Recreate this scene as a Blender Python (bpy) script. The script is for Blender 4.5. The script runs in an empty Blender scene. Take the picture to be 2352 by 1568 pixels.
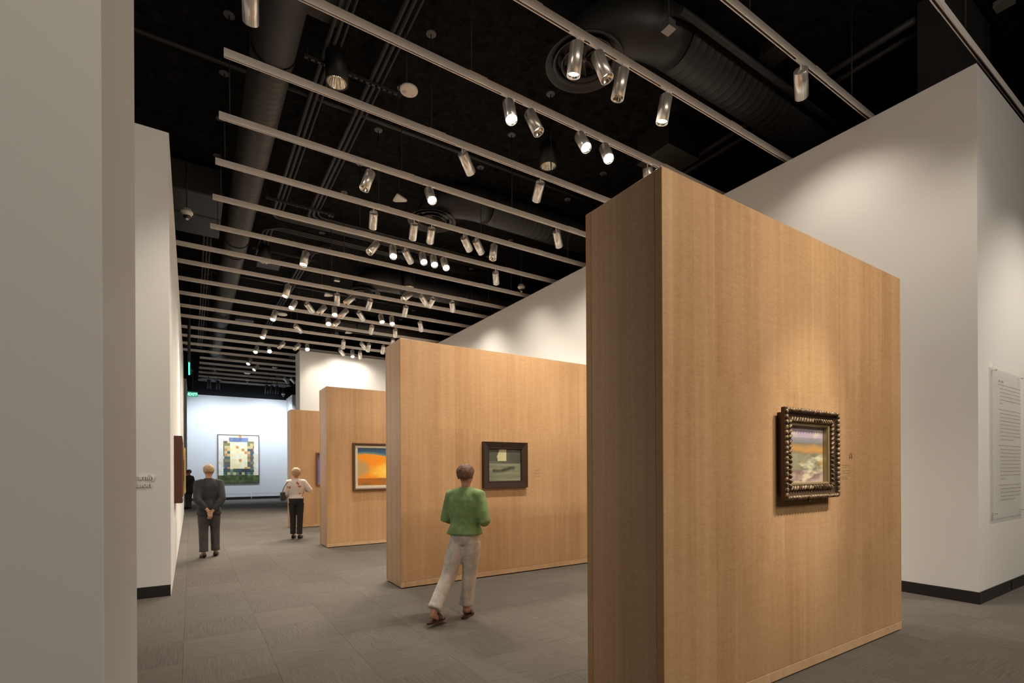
import bpy, bmesh, math, random
from mathutils import Vector, Matrix, Euler
random.seed(7)
D = bpy.data
SC = bpy.context.scene
COL = SC.collection
PI = math.pi

# ------------------------------------------------------------ camera, world, exposure
cam_d = D.cameras.new('camera')
cam_d.sensor_width = 36.0
cam_d.lens = 17.5926
cam_d.shift_x = 0.00113
cam_d.shift_y = 0.12537
cam_d.clip_start = 0.05
cam = D.objects.new('camera', cam_d)
COL.objects.link(cam)
cam.matrix_world = Matrix(((0.84246080, 0.00433557, -0.53874021, 0.0),
                           (-0.53873397, -0.00259532, -0.84247194, 0.0),
                           (-0.00505080, 0.99998723, 0.00014927, 1.52),
                           (0, 0, 0, 1)))
SC.camera = cam
w = D.worlds.new('world'); SC.world = w; w.use_nodes = True
w.node_tree.nodes['Background'].inputs[0].default_value = (1.0, 0.9, 0.78, 1)
w.node_tree.nodes['Background'].inputs[1].default_value = 0.02
SC.view_settings.view_transform = 'Standard'
SC.view_settings.look = 'None'
SC.view_settings.gamma = 1.0
SC.view_settings.use_curve_mapping = False
SC.view_settings.exposure = 0.0
SPOT_W = 2.8          # scale of every track lamp
WARM = (1.0, 0.885, 0.74)
COOL = (0.74, 0.85, 1.0)

def area_light(name, loc, aim, size, size_y, power, color):
    l = D.lights.new(name, 'AREA'); l.shape = 'RECTANGLE'; l.size = size; l.size_y = size_y
    l.energy = power; l.color = color
    o = D.objects.new(name, l); COL.objects.link(o); o.location = loc
    o.rotation_euler = (Vector(aim) - Vector(loc)).to_track_quat('-Z', 'Y').to_euler()
    return o
# unseen fill panels added behind and at left, standing in for assumed gallery lamps
area_light('fill_light_behind', (3.5, -4.0, 5.9), (3.5, 1.5, 0.5), 7.0, 1.2, 225, WARM)
area_light('fill_light_left', (-4.5, 3.7, 5.2), (0.8, 3.9, 0.8), 1.5, 2.0, 78, WARM)

# ------------------------------------------------------------ helpers
def tag(o, label=None, cat=None, group=None, kind=None):
    if label: o['label'] = label
    if cat: o['category'] = cat
    if group: o['group'] = group
    if kind: o['kind'] = kind
    return o

def empty(name, loc=(0, 0, 0), rz=0.0):
    o = D.objects.new(name, None); COL.objects.link(o); o.location = loc; o.rotation_euler = (0, 0, rz)
    o.empty_display_size = 0.1
    return o

class MB:
    """collects shapes; build() links them as one mesh object"""
    def __init__(s): s.v = []; s.f = []; s.sm = []
    def add(s, vs, fs, smooth=False):
        n = len(s.v); s.v += [tuple(v) for v in vs]
        s.f += [tuple(i + n for i in f) for f in fs]; s.sm += [smooth] * len(fs)
    def box(s, x0, x1, y0, y1, z0, z1, mat=None):
        vs = [(x, y, z) for x in (x0, x1) for y in (y0, y1) for z in (z0, z1)]
        if mat is not None: vs = [mat @ Vector(v) for v in vs]
        s.add(vs, [(0, 1, 3, 2), (4, 6, 7, 5), (0, 4, 5, 1), (2, 3, 7, 6), (0, 2, 6, 4), (1, 5, 7, 3)])
        return s
    def bbox(s, x0, x1, y0, y1, z0, z1, b=0.003, mat=None):
        """box with chamfered edges"""
        bm = bmesh.new(); bmesh.ops.create_cube(bm, size=1)
        for v in bm.verts:
            v.co = Vector(((x0 + x1) / 2 + v.co.x * (x1 - x0), (y0 + y1) / 2 + v.co.y * (y1 - y0), (z0 + z1) / 2 + v.co.z * (z1 - z0)))
        bmesh.ops.bevel(bm, geom=bm.edges[:], offset=b, segments=1, affect='EDGES')
        bm.verts.index_update()
        vs = [v.co.copy() for v in bm.verts]
        if mat is not None: vs = [mat @ v for v in vs]
        s.add(vs, [[v.index for v in f.verts] for f in bm.faces]); bm.free()
        return s
    def sweep(s, pts, radii, n=16, cap=True, ell=1.0, up=None, smooth=True):
        pts = [Vector(p) for p in pts]
        if not hasattr(radii, '__len__'): radii = [radii] * len(pts)
        rings = []; prev = None
        for i, p in enumerate(pts):
            t = (pts[min(i + 1, len(pts) - 1)] - pts[max(i - 1, 0)])
            if t.length < 1e-9: t = Vector((0, 0, 1))
            t.normalize()
            if prev is None:
                a = Vector(up) if up else (Vector((0, 0, 1)) if abs(t.z) < 0.9 else Vector((1, 0, 0)))
                a = (a - t * a.dot(t)).normalized()
            else:
                a = (prev - t * prev.dot(t)).normalized()
            prev = a; b = t.cross(a)
            r = radii[i]; ra, rb = (r if hasattr(r, '__len__') else (r, r * ell))
            rings.append([p + a * (math.cos(2 * PI * k / n) * ra) + b * (math.sin(2 * PI * k / n) * rb) for k in range(n)])
        vs = [v for r in rings for v in r]; fs = []
        for i in range(len(rings) - 1):
            for k in range(n):
                k2 = (k + 1) % n
                fs.append((i * n + k, i * n + k2, (i + 1) * n + k2, (i + 1) * n + k))
        m = len(fs)
        s.add(vs, fs, smooth)
        if cap:
            b0 = len(s.v) - len(vs)
            s.f.append(tuple(b0 + k for k in reversed(range(n)))); s.sm.append(False)
            s.f.append(tuple(b0 + (len(rings) - 1) * n + k for k in range(n))); s.sm.append(False)
        return s
    def lathe(s, prof, n=32, mat=None, smooth=True):
        """prof: list of (r, z)"""
        vs = []; fs = []
        for r, z in prof:
            for k in range(n):
                v = Vector((r * math.cos(2 * PI * k / n), r * math.sin(2 * PI * k / n), z))
                vs.append(mat @ v if mat is not None else v)
        for i in range(len(prof) - 1):
            for k in range(n):
                k2 = (k + 1) % n
                fs.append((i * n + k, i * n + k2, (i + 1) * n + k2, (i + 1) * n + k))
        s.add(vs, fs, smooth)
        return s
    def build(s, name, mat, parent=None, loc=None):
        me = D.meshes.new(name); me.from_pydata(s.v, [], s.f); me.validate()
        if len(me.polygons) == len(s.sm): me.polygons.foreach_set('use_smooth', s.sm)
        if mat: me.materials.append(mat)
        o = D.objects.new(name, me); COL.objects.link(o)
        if parent: o.parent = parent
        if loc: o.location = loc
        return o

def copy_tree(o, parent=None):
    c = o.copy(); COL.objects.link(c); c.parent = parent
    for ch in list(o.children): copy_tree(ch, c)
    return c

ORD = ['first', 'second', 'third', 'fourth', 'fifth', 'sixth', 'seventh', 'eighth', 'ninth', 'tenth', 'eleventh', 'twelfth', 'thirteenth',
       'fourteenth', 'fifteenth', 'sixteenth', 'seventeenth', 'eighteenth', 'nineteenth', 'twentieth', 'twenty-first', 'twenty-second',
       'twenty-third', 'twenty-fourth', 'twenty-fifth']

# ------------------------------------------------------------ materials
def mat_new(name):
    m = D.materials.new(name); m.use_nodes = True
    nt = m.node_tree; return m, nt, nt.nodes['Principled BSDF']
def plain(name, col, rough=0.6, metal=0.0, emis=None, es=0.0, spec=0.5):
    m, nt, b = mat_new(name)
    b.inputs['Base Color'].default_value = (*col, 1); b.inputs['Roughness'].default_value = rough
    b.inputs['Metallic'].default_value = metal; b.inputs['Specular IOR Level'].default_value = spec
    if emis:
        b.inputs['Emission Color'].default_value = (*emis, 1); b.inputs['Emission Strength'].default_value = es
    return m
class N:
    def __init__(s, nt): s.nt = nt
    def __call__(s, typ, ins=None, **kw):
        n = s.nt.nodes.new(typ)
        for k, v in kw.items(): setattr(n, k, v)
        for k, v in (ins or {}).items():
            if isinstance(v, bpy.types.NodeSocket): s.nt.links.new(v, n.inputs[k])
            else: n.inputs[k].default_value = v
        return n
    def math(s, op, a, b=0.0):
        return s('ShaderNodeMath', {0: a, 1: b}, operation=op).outputs[0]
    def mix(s, fac, a, b, mode='MIX'):
        n = s('ShaderNodeMix', data_type='RGBA', blend_type=mode)
        for i, v in ((0, fac), (6, a), (7, b)):
            if isinstance(v, bpy.types.NodeSocket): s.nt.links.new(v, n.inputs[i])
            else: n.inputs[i].default_value = v
        return n.outputs[2]

def paint_mat(name, col, bump=0.02, rough=0.75, scale=120):
    m, nt, b = mat_new(name); n = N(nt)
    g = n('ShaderNodeNewGeometry')
    no = n('ShaderNodeTexNoise', {'Vector': g.outputs['Position'], 'Scale': scale, 'Detail': 3.0})
    lo = n('ShaderNodeTexNoise', {'Vector': g.outputs['Position'], 'Scale': 0.7, 'Detail': 2.0})
    c = n.mix(n.math('MULTIPLY', lo.outputs['Fac'], 0.25), (*col, 1), (col[0] * .9, col[1] * .9, col[2] * .89, 1))
    nt.links.new(c, b.inputs['Base Color']); b.inputs['Roughness'].default_value = rough
    bp = n('ShaderNodeBump', {'Height': no.outputs['Fac'], 'Strength': bump, 'Distance': 0.01})
    nt.links.new(bp.outputs[0], b.inputs['Normal'])
    return m

def wood_mat(name, c_lo, c_hi, leaf=0.2, row=1.22, rough=0.38):
    m, nt, b = mat_new(name); n = N(nt)
    g = n('ShaderNodeNewGeometry')
    sp = n('ShaderNodeSeparateXYZ', {0: g.outputs['Position']})
    u = n.math('ADD', sp.outputs[0], sp.outputs[1]); v = sp.outputs[2]
    ul = n.math('DIVIDE', u, leaf); iu = n.math('FLOOR', ul); fu = n.math('FRACT', ul)
    iv = n.math('FLOOR', n.math('DIVIDE', n.math('ADD', v, 0.35), row))
    # book-matched leaf coordinate
    par = n.math('MODULO', n.math('ABSOLUTE', iu), 2.0)
    mu = n.math('ADD', n.math('MULTIPLY', par, n.math('SUBTRACT', 1.0, fu)), n.math('MULTIPLY', n.math('SUBTRACT', 1.0, par), fu))
    seed = n('ShaderNodeCombineXYZ', {0: iu, 1: iv, 2: 0.0})
    wn = n('ShaderNodeTexWhiteNoise', {0: seed.outputs[0]}, noise_dimensions='3D')
    wl = n('ShaderNodeTexWhiteNoise', {0: n('ShaderNodeCombineXYZ', {0: iu, 1: 7.3, 2: 0.0}).outputs[0]}, noise_dimensions='3D')
    # slow grain in the leaf, mirrored leaf to leaf
    gv = n('ShaderNodeCombineXYZ', {0: n.math('MULTIPLY', mu, 2.2), 1: n.math('ADD', n.math('MULTIPLY', iv, 0.25), n.math('MULTIPLY', n.math('FLOOR', n.math('DIVIDE', iu, 2.0)), 1.9)), 2: n.math('MULTIPLY', v, 0.35)})
    slow = n('ShaderNodeTexNoise', {'Vector': gv.outputs[0], 'Scale': 1.6, 'Detail': 3.0, 'Distortion': 0.3})
    fv = n('ShaderNodeCombineXYZ', {0: n.math('MULTIPLY', u, 110.0), 1: iv, 2: n.math('MULTIPLY', v, 2.0)})
    fine = n('ShaderNodeTexNoise', {'Vector': fv.outputs[0], 'Scale': 1.0, 'Detail': 3.0})
    cv = n('ShaderNodeCombineXYZ', {0: n.math('MULTIPLY', mu, 3.0), 1: n.math('MULTIPLY', iu, 0.37), 2: n.math('MULTIPLY', v, 46.0)})
    curl = n('ShaderNodeTexNoise', {'Vector': cv.outputs[0], 'Scale': 1.0, 'Detail': 2.0, 'Distortion': 1.2})
    big = n('ShaderNodeTexNoise', {'Vector': g.outputs['Position'], 'Scale': 0.9, 'Detail': 2.0})
    f = n.math('ADD', n.math('ADD', n.math('MULTIPLY', wn.outputs[0], 0.07), n.math('MULTIPLY', wl.outputs[0], 0.17)), n.math('MULTIPLY', slow.outputs['Fac'], 0.5))
    f = n.math('ADD', f, n.math('MULTIPLY', n.math('SUBTRACT', fine.outputs['Fac'], 0.5), 0.13))
    f = n.math('ADD', f, n.math('MULTIPLY', n.math('SUBTRACT', curl.outputs['Fac'], 0.5), 0.42))
    f = n.math('ADD', f, n.math('MULTIPLY', n.math('SUBTRACT', big.outputs['Fac'], 0.5), 0.5))
    f = n.math('ADD', f, 0.07)
    cr = n('ShaderNodeValToRGB', {0: f}); cr.color_ramp.elements[0].color = (*c_lo, 1); cr.color_ramp.elements[1].color = (*c_hi, 1)
    cr.color_ramp.elements[0].position = 0.1; cr.color_ramp.elements[1].position = 0.85
    nt.links.new(cr.outputs[0], b.inputs['Base Color'])
    b.inputs['Roughness'].default_value = rough; b.inputs['Specular IOR Level'].default_value = 0.35
    bp = n('ShaderNodeBump', {'Height': fine.outputs['Fac'], 'Strength': 0.02, 'Distance': 0.005})
    nt.links.new(bp.outputs[0], b.inputs['Normal'])
    return m

TX0, TY0, TS = -0.06, 4.755, 0.615     # carpet tile grid
def carpet_mat():
    m, nt, b = mat_new('carpet'); n = N(nt)
    g = n('ShaderNodeNewGeometry'); sp = n('ShaderNodeSeparateXYZ', {0: g.outputs['Position']})
    x = n.math('DIVIDE', n.math('SUBTRACT', sp.outputs[0], TX0 - TS * 40), TS)
    y = n.math('DIVIDE', n.math('SUBTRACT', sp.outputs[1], TY0 - TS * 40), TS)
    ix = n.math('FLOOR', x); iy = n.math('FLOOR', y)
    par = n.math('MODULO', n.math('ADD', ix, iy), 2.0)
    seed = n('ShaderNodeCombineXYZ', {0: ix, 1: iy, 2: 0.0})
    wn = n('ShaderNodeTexWhiteNoise', {0: seed.outputs[0]}, noise_dimensions='3D')
    inv = n.math('SUBTRACT', 1.0, par)
    a = n.math('ADD', n.math('MULTIPLY', sp.outputs[0], par), n.math('MULTIPLY', sp.outputs[1], inv))
    c = n.math('ADD', n.math('MULTIPLY', sp.outputs[1], par), n.math('MULTIPLY', sp.outputs[0], inv))
    gv = n('ShaderNodeCombineXYZ', {0: n.math('MULTIPLY', a, 150.0), 1: n.math('MULTIPLY', c, 5.0), 2: n.math('MULTIPLY', wn.outputs[0], 30.0)})
    gr = n('ShaderNodeTexNoise', {'Vector': gv.outputs[0], 'Scale': 1.0, 'Detail': 2.0})
    sv = n('ShaderNodeTexNoise', {'Vector': g.outputs['Position'], 'Scale': 420.0, 'Detail': 2.0})
    f = n.math('ADD', n.math('MULTIPLY', gr.outputs['Fac'], 0.42), n.math('MULTIPLY', sv.outputs['Fac'], 0.62))
    f = n.math('ADD', f, n.math('MULTIPLY', n.math('SUBTRACT', wn.outputs[0], 0.5), 0.07))
    cr = n('ShaderNodeValToRGB', {0: f})
    cr.color_ramp.elements[0].position = 0.25; cr.color_ramp.elements[1].position = 0.85
    cr.color_ramp.elements[0].color = (0.058, 0.052, 0.046, 1); cr.color_ramp.elements[1].color = (0.205, 0.186, 0.165, 1)
    nt.links.new(cr.outputs[0], b.inputs['Base Color']); b.inputs['Roughness'].default_value = 0.95
    b.inputs['Specular IOR Level'].default_value = 0.1
    bp = n('ShaderNodeBump', {'Height': f, 'Strength': 0.2, 'Distance': 0.003})
    nt.links.new(bp.outputs[0], b.inputs['Normal'])
    return m

def metal_mat(name, col, rough, metal=0.9, stretch=(220, 220, 1.5), amt=0.35):
    m, nt, b = mat_new(name); n = N(nt)
    t = n('ShaderNodeTexCoord'); mp = n('ShaderNodeMapping', {0: t.outputs['Object'], 3: stretch})
    no = n('ShaderNodeTexNoise', {'Vector': mp.outputs[0], 'Scale': 1.0, 'Detail': 3.0})
    cr = n('ShaderNodeValToRGB', {0: no.outputs['Fac']})
    cr.color_ramp.elements[0].position = 0.3; cr.color_ramp.elements[1].position = 0.7
    k = 1 - amt
    cr.color_ramp.elements[0].color = (col[0] * k, col[1] * k, col[2] * k, 1); cr.color_ramp.elements[1].color = (*col, 1)
    nt.links.new(cr.outputs[0], b.inputs['Base Color'])
    b.inputs['Metallic'].default_value = metal; b.inputs['Roughness'].default_value = rough
    return m

def ceiling_mat():
    m, nt, b = mat_new('ceiling_spray'); n = N(nt)
    g = n('ShaderNodeNewGeometry')
    no = n('ShaderNodeTexNoise', {'Vector': g.outputs['Position'], 'Scale': 9.0, 'Detail': 6.0, 'Roughness': 0.7})
    cr = n('ShaderNodeValToRGB', {0: no.outputs['Fac']})
    cr.color_ramp.elements[0].position = 0.35; cr.color_ramp.elements[1].position = 0.75
    cr.color_ramp.elements[0].color = (0.003, 0.003, 0.003, 1); cr.color_ramp.elements[1].color = (0.022, 0.0205, 0.0195, 1)
    nt.links.new(cr.outputs[0], b.inputs['Base Color']); b.inputs['Roughness'].default_value = 0.95
    b.inputs['Specular IOR Level'].default_value = 0.05
    bp = n('ShaderNodeBump', {'Height': no.outputs['Fac'], 'Strength': 0.9, 'Distance': 0.06})
    nt.links.new(bp.outputs[0], b.inputs['Normal'])
    return m

def canvas_mat(name, rough=0.5):
    m, nt, b = mat_new(name); n = N(nt)
    a = n('ShaderNodeVertexColor', layer_name='Col')
    nt.links.new(a.outputs[0], b.inputs['Base Color']); b.inputs['Roughness'].default_value = rough
    g = n('ShaderNodeNewGeometry')
    no = n('ShaderNodeTexNoise', {'Vector': g.outputs['Position'], 'Scale': 140.0, 'Detail': 2.0})
    bp = n('ShaderNodeBump', {'Height': no.outputs['Fac'], 'Strength': 0.12, 'Distance': 0.004})
    nt.links.new(bp.outputs[0], b.inputs['Normal'])
    return m

M_white = paint_mat('white_wall_paint', (0.74, 0.735, 0.72))
M_black = plain('black_paint', (0.012, 0.011, 0.012), 0.7)
M_base = plain('black_vinyl_base', (0.014, 0.012, 0.012), 0.45)
M_wood = wood_mat('maple_veneer', (0.365, 0.202, 0.094), (0.615, 0.395, 0.212))
M_wend = wood_mat('maple_end_veneer', (0.40, 0.245, 0.145), (0.62, 0.43, 0.275), leaf=0.12, row=9)
M_edge = wood_mat('maple_edging', (0.46, 0.28, 0.15), (0.68, 0.46, 0.27), leaf=0.3, row=9)
M_carpet = carpet_mat()
M_ceil = ceiling_mat()
M_rail = metal_mat('rail_aluminium', (0.93, 0.88, 0.82), 0.5, 0.1, (2, 90, 90), 0.15)
M_slot = plain('rail_slot', (0.10, 0.085, 0.075), 0.6)
M_can = metal_mat('brushed_aluminium', (1.0, 0.97, 0.92), 0.28, 0.68, (70, 70, 0.6), 0.4)
M_rod = plain('black_rod', (0.006, 0.006, 0.006), 0.6)
M_canopy = plain('grey_canopy', (0.085, 0.08, 0.075), 0.6)
M_duct = metal_mat('painted_duct', (0.032, 0.029, 0.026), 0.55, 0.0, (3, 3, 3), 0.2)
M_duct2 = metal_mat('dark_painted_duct', (0.017, 0.0155, 0.015), 0.5, 0.0, (3, 3, 3), 0.2)
M_gasket = plain('duct_band', (0.010, 0.009, 0.008), 0.7)
M_conduit = plain('painted_conduit', (0.021, 0.0195, 0.018), 0.6)
M_blackcan = plain('black_can', (0.004, 0.004, 0.004), 0.5)
M_reflector = plain('reflector', (0.85, 0.82, 0.75), 0.15, 1.0)
M_device = plain('white_plastic', (0.70, 0.66, 0.60), 0.4)
M_dome = plain('smoked_dome', (0.02, 0.02, 0.02), 0.08)
M_grey = plain('grey_paint', (0.10, 0.095, 0.09), 0.6)
M_glow = {0: plain('lamp_dim', (0.8, 0.75, 0.65), 0.3, 0, WARM, 1.2), 1: plain('lamp_soft', (0.8, 0.8, 0.75), 0.3, 0, WARM, 5.0),
          2: plain('lamp_bright', (0.9, 0.9, 0.85), 0.3, 0, (1, .93, .82), 16.0), 3: plain('lamp_glare', (1, 1, 1), 0.3, 0, (1, .94, .84), 45.0)}

# ------------------------------------------------------------ the room
CEIL = 7.5
def struct(name, mb, mat, parent=None):
    o = mb.build(name, mat, parent)
    if parent is None: o['kind'] = 'structure'
    return o

floor = struct('floor', MB().box(-9, 14, -7, 37, -0.12, -0.012), M_base)
# carpet tiles: nearest 300 in view as single tiles, the rest joined
tile_me = MB().bbox(0.0003, TS - 0.0003, 0.0003, TS - 0.0003, -0.012, 0.0, 0.0010)
tiles = []
for i in range(-14, 24):
    for j in range(-18, 52):
        x = TX0 + i * TS; y = TY0 + j * TS
        if not (-9 < x < 13.3 and -7 < y < 36.2): continue
        cx, cy = x + TS / 2, y + TS / 2
        # in the picture?
        vx = cx * 0.8425 - cy * 0.5387; vz = cx * 0.5387 + cy * 0.8425
        seen = vz > 0.5 and -1.1 < vx / vz < 1.1 and vz > 2.9 and not (cx < -0.25 and (cy > 7.4 or cy < 2.8))
        tiles.append(((0 if seen else 1), vz if seen else abs(cx) + abs(cy), x, y))
tiles.sort()
proto = None
for s_, d_, x, y in tiles[:300]:
    if proto is None: proto = t_ = tile_me.build('carpet_tile', M_carpet, floor)
    else:
        t_ = proto.copy(); COL.objects.link(t_); t_.parent = floor
    t_.location = (x, y, 0)
rest = MB()
for s_, d_, x, y in tiles[300:]:
    a = 0.0006; b_ = TS - 0.0006
    rest.box(x + a, x + b_, y + a, y + b_, -0.012, 0.0)
tag(rest.build('carpet', M_carpet, floor), kind='stuff')

struct('ceiling', MB().box(-9, 14, -7, 37, CEIL, CEIL + 0.2), M_ceil)
struct('wall_behind', MB().box(-9, 14, -7.0, -6.8, 0, CEIL), M_white)
struct('wall_outer_left', MB().box(-9.2, -9, -7, 37, 0, CEIL), M_black)
struct('wall_outer_right', MB().box(14, 14.2, -7, 37, 0, CEIL), M_black)

# near left wall end (white), runs off to the left
struct('wall_near_left', MB().bbox(-9, -0.21, 1.825, 2.85, 0, 6.6, 0.004), M_white)
# long left wall
struct('wall_left', MB().bbox(-4.2, -0.21, 7.43, 21.6, 0, 5.68, 0.004), M_white)
struct('baseboard_left', MB().bbox(-4.2, -0.215, 7.418, 7.43, 0, 0.135, 0.002), M_base)
struct('wall_left_far', MB().box(-4.2, -0.145, 27.0, 27.25, 0, 5.72).box(-0.25, -0.145, 27.25, 30.5, 0, 5.72), M_white)
struct('wall_left_upper', MB().box(-4.2, -0.16, 27.3, 27.5, 5.72, CEIL), M_black)
# right wall with its corner
struct('wall_right', MB().box(7.37, 7.7, 1.885, 19.9, 0, 6.01), M_white)
struct('wall_right_front', MB().box(7.7, 14, 1.885, 2.2, 0, 6.01), M_white)
struct('baseboard_right', MB().bbox(7.358, 14, 1.873, 1.885, 0, 0.135, 0.002).bbox(7.358, 7.37, 1.885, 19.9, 0, 0.135, 0.002), M_base)
struct('wall_cross', MB().bbox(3.43, 7.37, 19.9, 20.8, 0, 6.01, 0.004), M_white)
struct('wall_far_side', MB().box(4.56, 4.8, 28.9, 30.7, 0, 5.58).box(4.56, 9, 28.7, 28.9, 0, 5.58), M_white)
struct('wall_far', MB().box(-4.2, 4.56, 30.55, 30.8, 0, 5.50), M_white)
struct('baseboard_far', MB().box(-0.14, 4.56, 30.53, 30.55, 0, 0.14), M_base)
struct('wall_far_upper', MB().box(-4.2, 14, 30.9, 31.1, 0, CEIL), plain('dark_blue_grey', (0.012, 0.013, 0.018), 0.8))
# concrete columns / beams in the dark above the right wall
struct('wall_column', MB().box(7.92, 8.9, 2.2, 2.6, 0, CEIL), M_black)
struct('wall_column_2', MB().box(8.9, 9.15, 2.2, 2.6, 0, CEIL), M_duct2)

# outlet on the right baseboard
o = MB().bbox(8.50, 8.58, 1.866, 1.873, 0.02, 0.115, 0.002).build('power_outlet', M_base); tag(o, 'small black power outlet on the black baseboard of the right wall', 'outlet')
for dz in (0.05, 0.085):
    MB().box(8.53, 8.535, 1.865, 1.866, dz - .008, dz + .008).box(8.545, 8.55, 1.865, 1.866, dz - .008, dz + .008).build('socket_slot', M_slot, o)

# ------------------------------------------------------------ maple partitions
def partition(x0, x1, y0, y1, h, label):
    r = empty('display_partition', ((x0 + x1) / 2, (y0 + y1) / 2, 0)); tag(r, label, 'partition', 'maple partitions')
    cx, cy = (x0 + x1) / 2, (y0 + y1) / 2
    def P(name, a, b, c, d, e, f, mat, bv=0.0025):
        return MB().bbox(a - cx, b - cx, c - cy, d - cy, e, f, bv).build(name, mat, r)
    t = 0.055
    P('plinth', x0 + .02, x1 - .02, y0 + .02, y1 - .02, 0, 0.014, M_base, 0.001)
    P('front_panel', x0, x1, y0, y0 + t, 0.085, h, M_wood)
    P('back_panel', x0, x1, y1 - t, y1, 0.014, h, M_wood)
    P('end_panel', x0 + .002, x0 + .03, y0 + t + .0015, y1 - t - .0015, 0.014, h - .001, M_wend, 0.001)
    P('end_panel', x1 - .03, x1 - .002, y0 + t + .0015, y1 - t - .0015, 0.014, h - .001, M_wend, 0.001)
    P('top_panel', x0 + .031, x1 - .031, y0 + t + .001, y1 - t - .001, h - .03, h - .001, M_wend, 0.001)
    P('base_trim', x0 + .05, x1 - .002, y0 - .0015, y0 + t - .002, 0.014, 0.083, M_edge, 0.002)
    P('corner_trim', x0, x0 + .049, y0, y0 + t - .002, 0.014, 0.084, M_edge, 0.001)
    return r
partition(2.325, 5.612, 1.983, 2.655, 3.293, 'nearest tall maple partition, with an ornate gilt framed picture on it')
partition(2.266, 5.6, 6.16, 6.738, 3.214, 'second maple partition, with a dark square framed picture on it')
partition(2.25, 5.6, 10.24, 10.88, 3.182, 'third maple partition, with an orange sunset coloured picture on it')
partition(2.235, 5.6, 14.3, 14.87, 3.15, 'farthest maple partition, with a blue picture cut off by the next one')

# ------------------------------------------------------------ pictures
def srgb(r, g, b):
    f = lambda c: (c / 255 / 12.92) if c / 255 <= 0.04045 else ((c / 255 + 0.055) / 1.055) ** 2.4
    return (f(r), f(g), f(b))
def lerp(a, b, t):
    t = max(0, min(1, t)); return tuple(x + (y - x) * t for x, y in zip(a, b))
def hsh(*a):
    x = math.sin(sum(v * k for v, k in zip(a, (12.9898, 78.233, 37.719)))) * 43758.5453
    return x - math.floor(x)
def vnoise(x, y):
    i, j = math.floor(x), math.floor(y); fx, fy = x - i, y - j
    fx = fx * fx * (3 - 2 * fx); fy = fy * fy * (3 - 2 * fy)
    a = hsh(i, j); b = hsh(i + 1, j); c = hsh(i, j + 1); d = hsh(i + 1, j + 1)
    return a + (b - a) * fx + (c - a) * fy + (a - b - c + d) * fx * fy
def fbm(x, y): return (vnoise(x, y) * .55 + vnoise(x * 2.1 + 5, y * 2.1) * .28 + vnoise(x * 4.3, y * 4.3 + 9) * .17)

def canvas(parent, x0, x1, z0, z1, y, nu, nv, fn, mat, normal='-Y', name='canvas'):
    """a painted canvas: a thin panel whose face carries the painting as per-quad colours; u right, v up"""
    vs = []; fs = []; cols = []
    for j in range(nv + 1):
        for i in range(nu + 1):
            vs.append((x0 + (x1 - x0) * i / nu, y, z0 + (z1 - z0) * j / nv))
    for j in range(nv):
        for i in range(nu):
            a = j * (nu + 1) + i; fs.append((a, a + 1, a + nu + 2, a + nu + 1)); cols.append(fn((i + .5) / nu, (j + .5) / nv))
    n0 = len(vs)
    for (x, z) in ((x0, z0), (x1, z0), (x1, z1), (x0, z1)): vs.append((x, y + .012, z))
    fs.append((n0 + 3, n0 + 2, n0 + 1, n0)); cols.append((.3, .25, .2))
    me = D.meshes.new(name); me.from_pydata(vs, [], fs)
    ca = me.color_attributes.new('Col', 'FLOAT_COLOR', 'CORNER')
    buf = []
    for f, c in zip(fs, cols): buf += [*c, 1.0] * len(f)
    ca.data.foreach_set('color', buf)
    me.materials.append(mat)
    o = D.objects.new(name, me); COL.objects.link(o); o.parent = parent
    return o

M_canvas = canvas_mat('painted_canvas')

def frame_ring(mb, x0, x1, z0, z1, prof):
    """mitred moulding: prof = list of (inset, y) ; ring of quads"""
    k = len(prof)
    rings = []
    for ins, y in prof:
        rings.append([(x0 + ins, y, z0 + ins), (x1 - ins, y, z0 + ins), (x1 - ins, y, z1 - ins), (x0 + ins, y, z1 - ins)])
    vs = [v for r in rings for v in r]; fs = []
    for i in range(k - 1):
        for c in range(4):
            c2 = (c + 1) % 4
            fs.append((i * 4 + c, i * 4 + c2, (i + 1) * 4 + c2, (i + 1) * 4 + c))
    mb.add(vs, fs)
    return mb

# -- picture 1: ornate gilt frame on the nearest partition (world coords of the wall plane y=1.983)
def gilt_mat():
    m, nt, b = mat_new('antique_gilt'); n = N(nt)
    g = n('ShaderNodeNewGeometry')
    no = n('ShaderNodeTexNoise', {'Vector': g.outputs['Position'], 'Scale': 38.0, 'Detail': 5.0})
    cr = n('ShaderNodeValToRGB', {0: no.outputs['Fac']}); e = cr.color_ramp.elements
    e[0].position = .36; e[0].color = (0.05, 0.03, 0.016, 1); e[1].position = .66; e[1].color = (0.40, 0.28, 0.16, 1)
    nt.links.new(cr.outputs[0], b.inputs['Base Color']); b.inputs['Metallic'].default_value = 0.4; b.inputs['Roughness'].default_value = 0.5
    bp = n('ShaderNodeBump', {'Height': no.outputs['Fac'], 'Strength': 0.5, 'Distance': 0.01}); nt.links.new(bp.outputs[0], b.inputs['Normal'])
    return m
M_gilt = gilt_mat()
M_darkgilt = plain('dark_gilt', (0.075, 0.045, 0.026), 0.45, 0.2)
M_liner = plain('gold_liner', (0.42, 0.33, 0.17), 0.35, 0.6)
pic = empty('framed_picture', (3.875, 1.983, 1.63)); tag(pic, 'small picture in a thick carved gilt frame on the nearest partition', 'picture')
X0, X1, Z0, Z1 = -0.385, 0.385, -0.335, 0.325
fr = frame_ring(MB(), X0, X1, Z0, Z1, [(0.035, -0.002), (0.035, -0.03), (0.004, -0.045), (0.002, -0.07), (0.014, -0.086), (0.028, -0.08), (0.038, -0.06), (0.058, -0.052), (0.066, -0.05), (0.072, -0.062),
                                       (0.096, -0.066), (0.104, -0.05), (0.108, -0.045), (0.108, -0.01)]).build('frame', M_darkgilt, pic)
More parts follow.
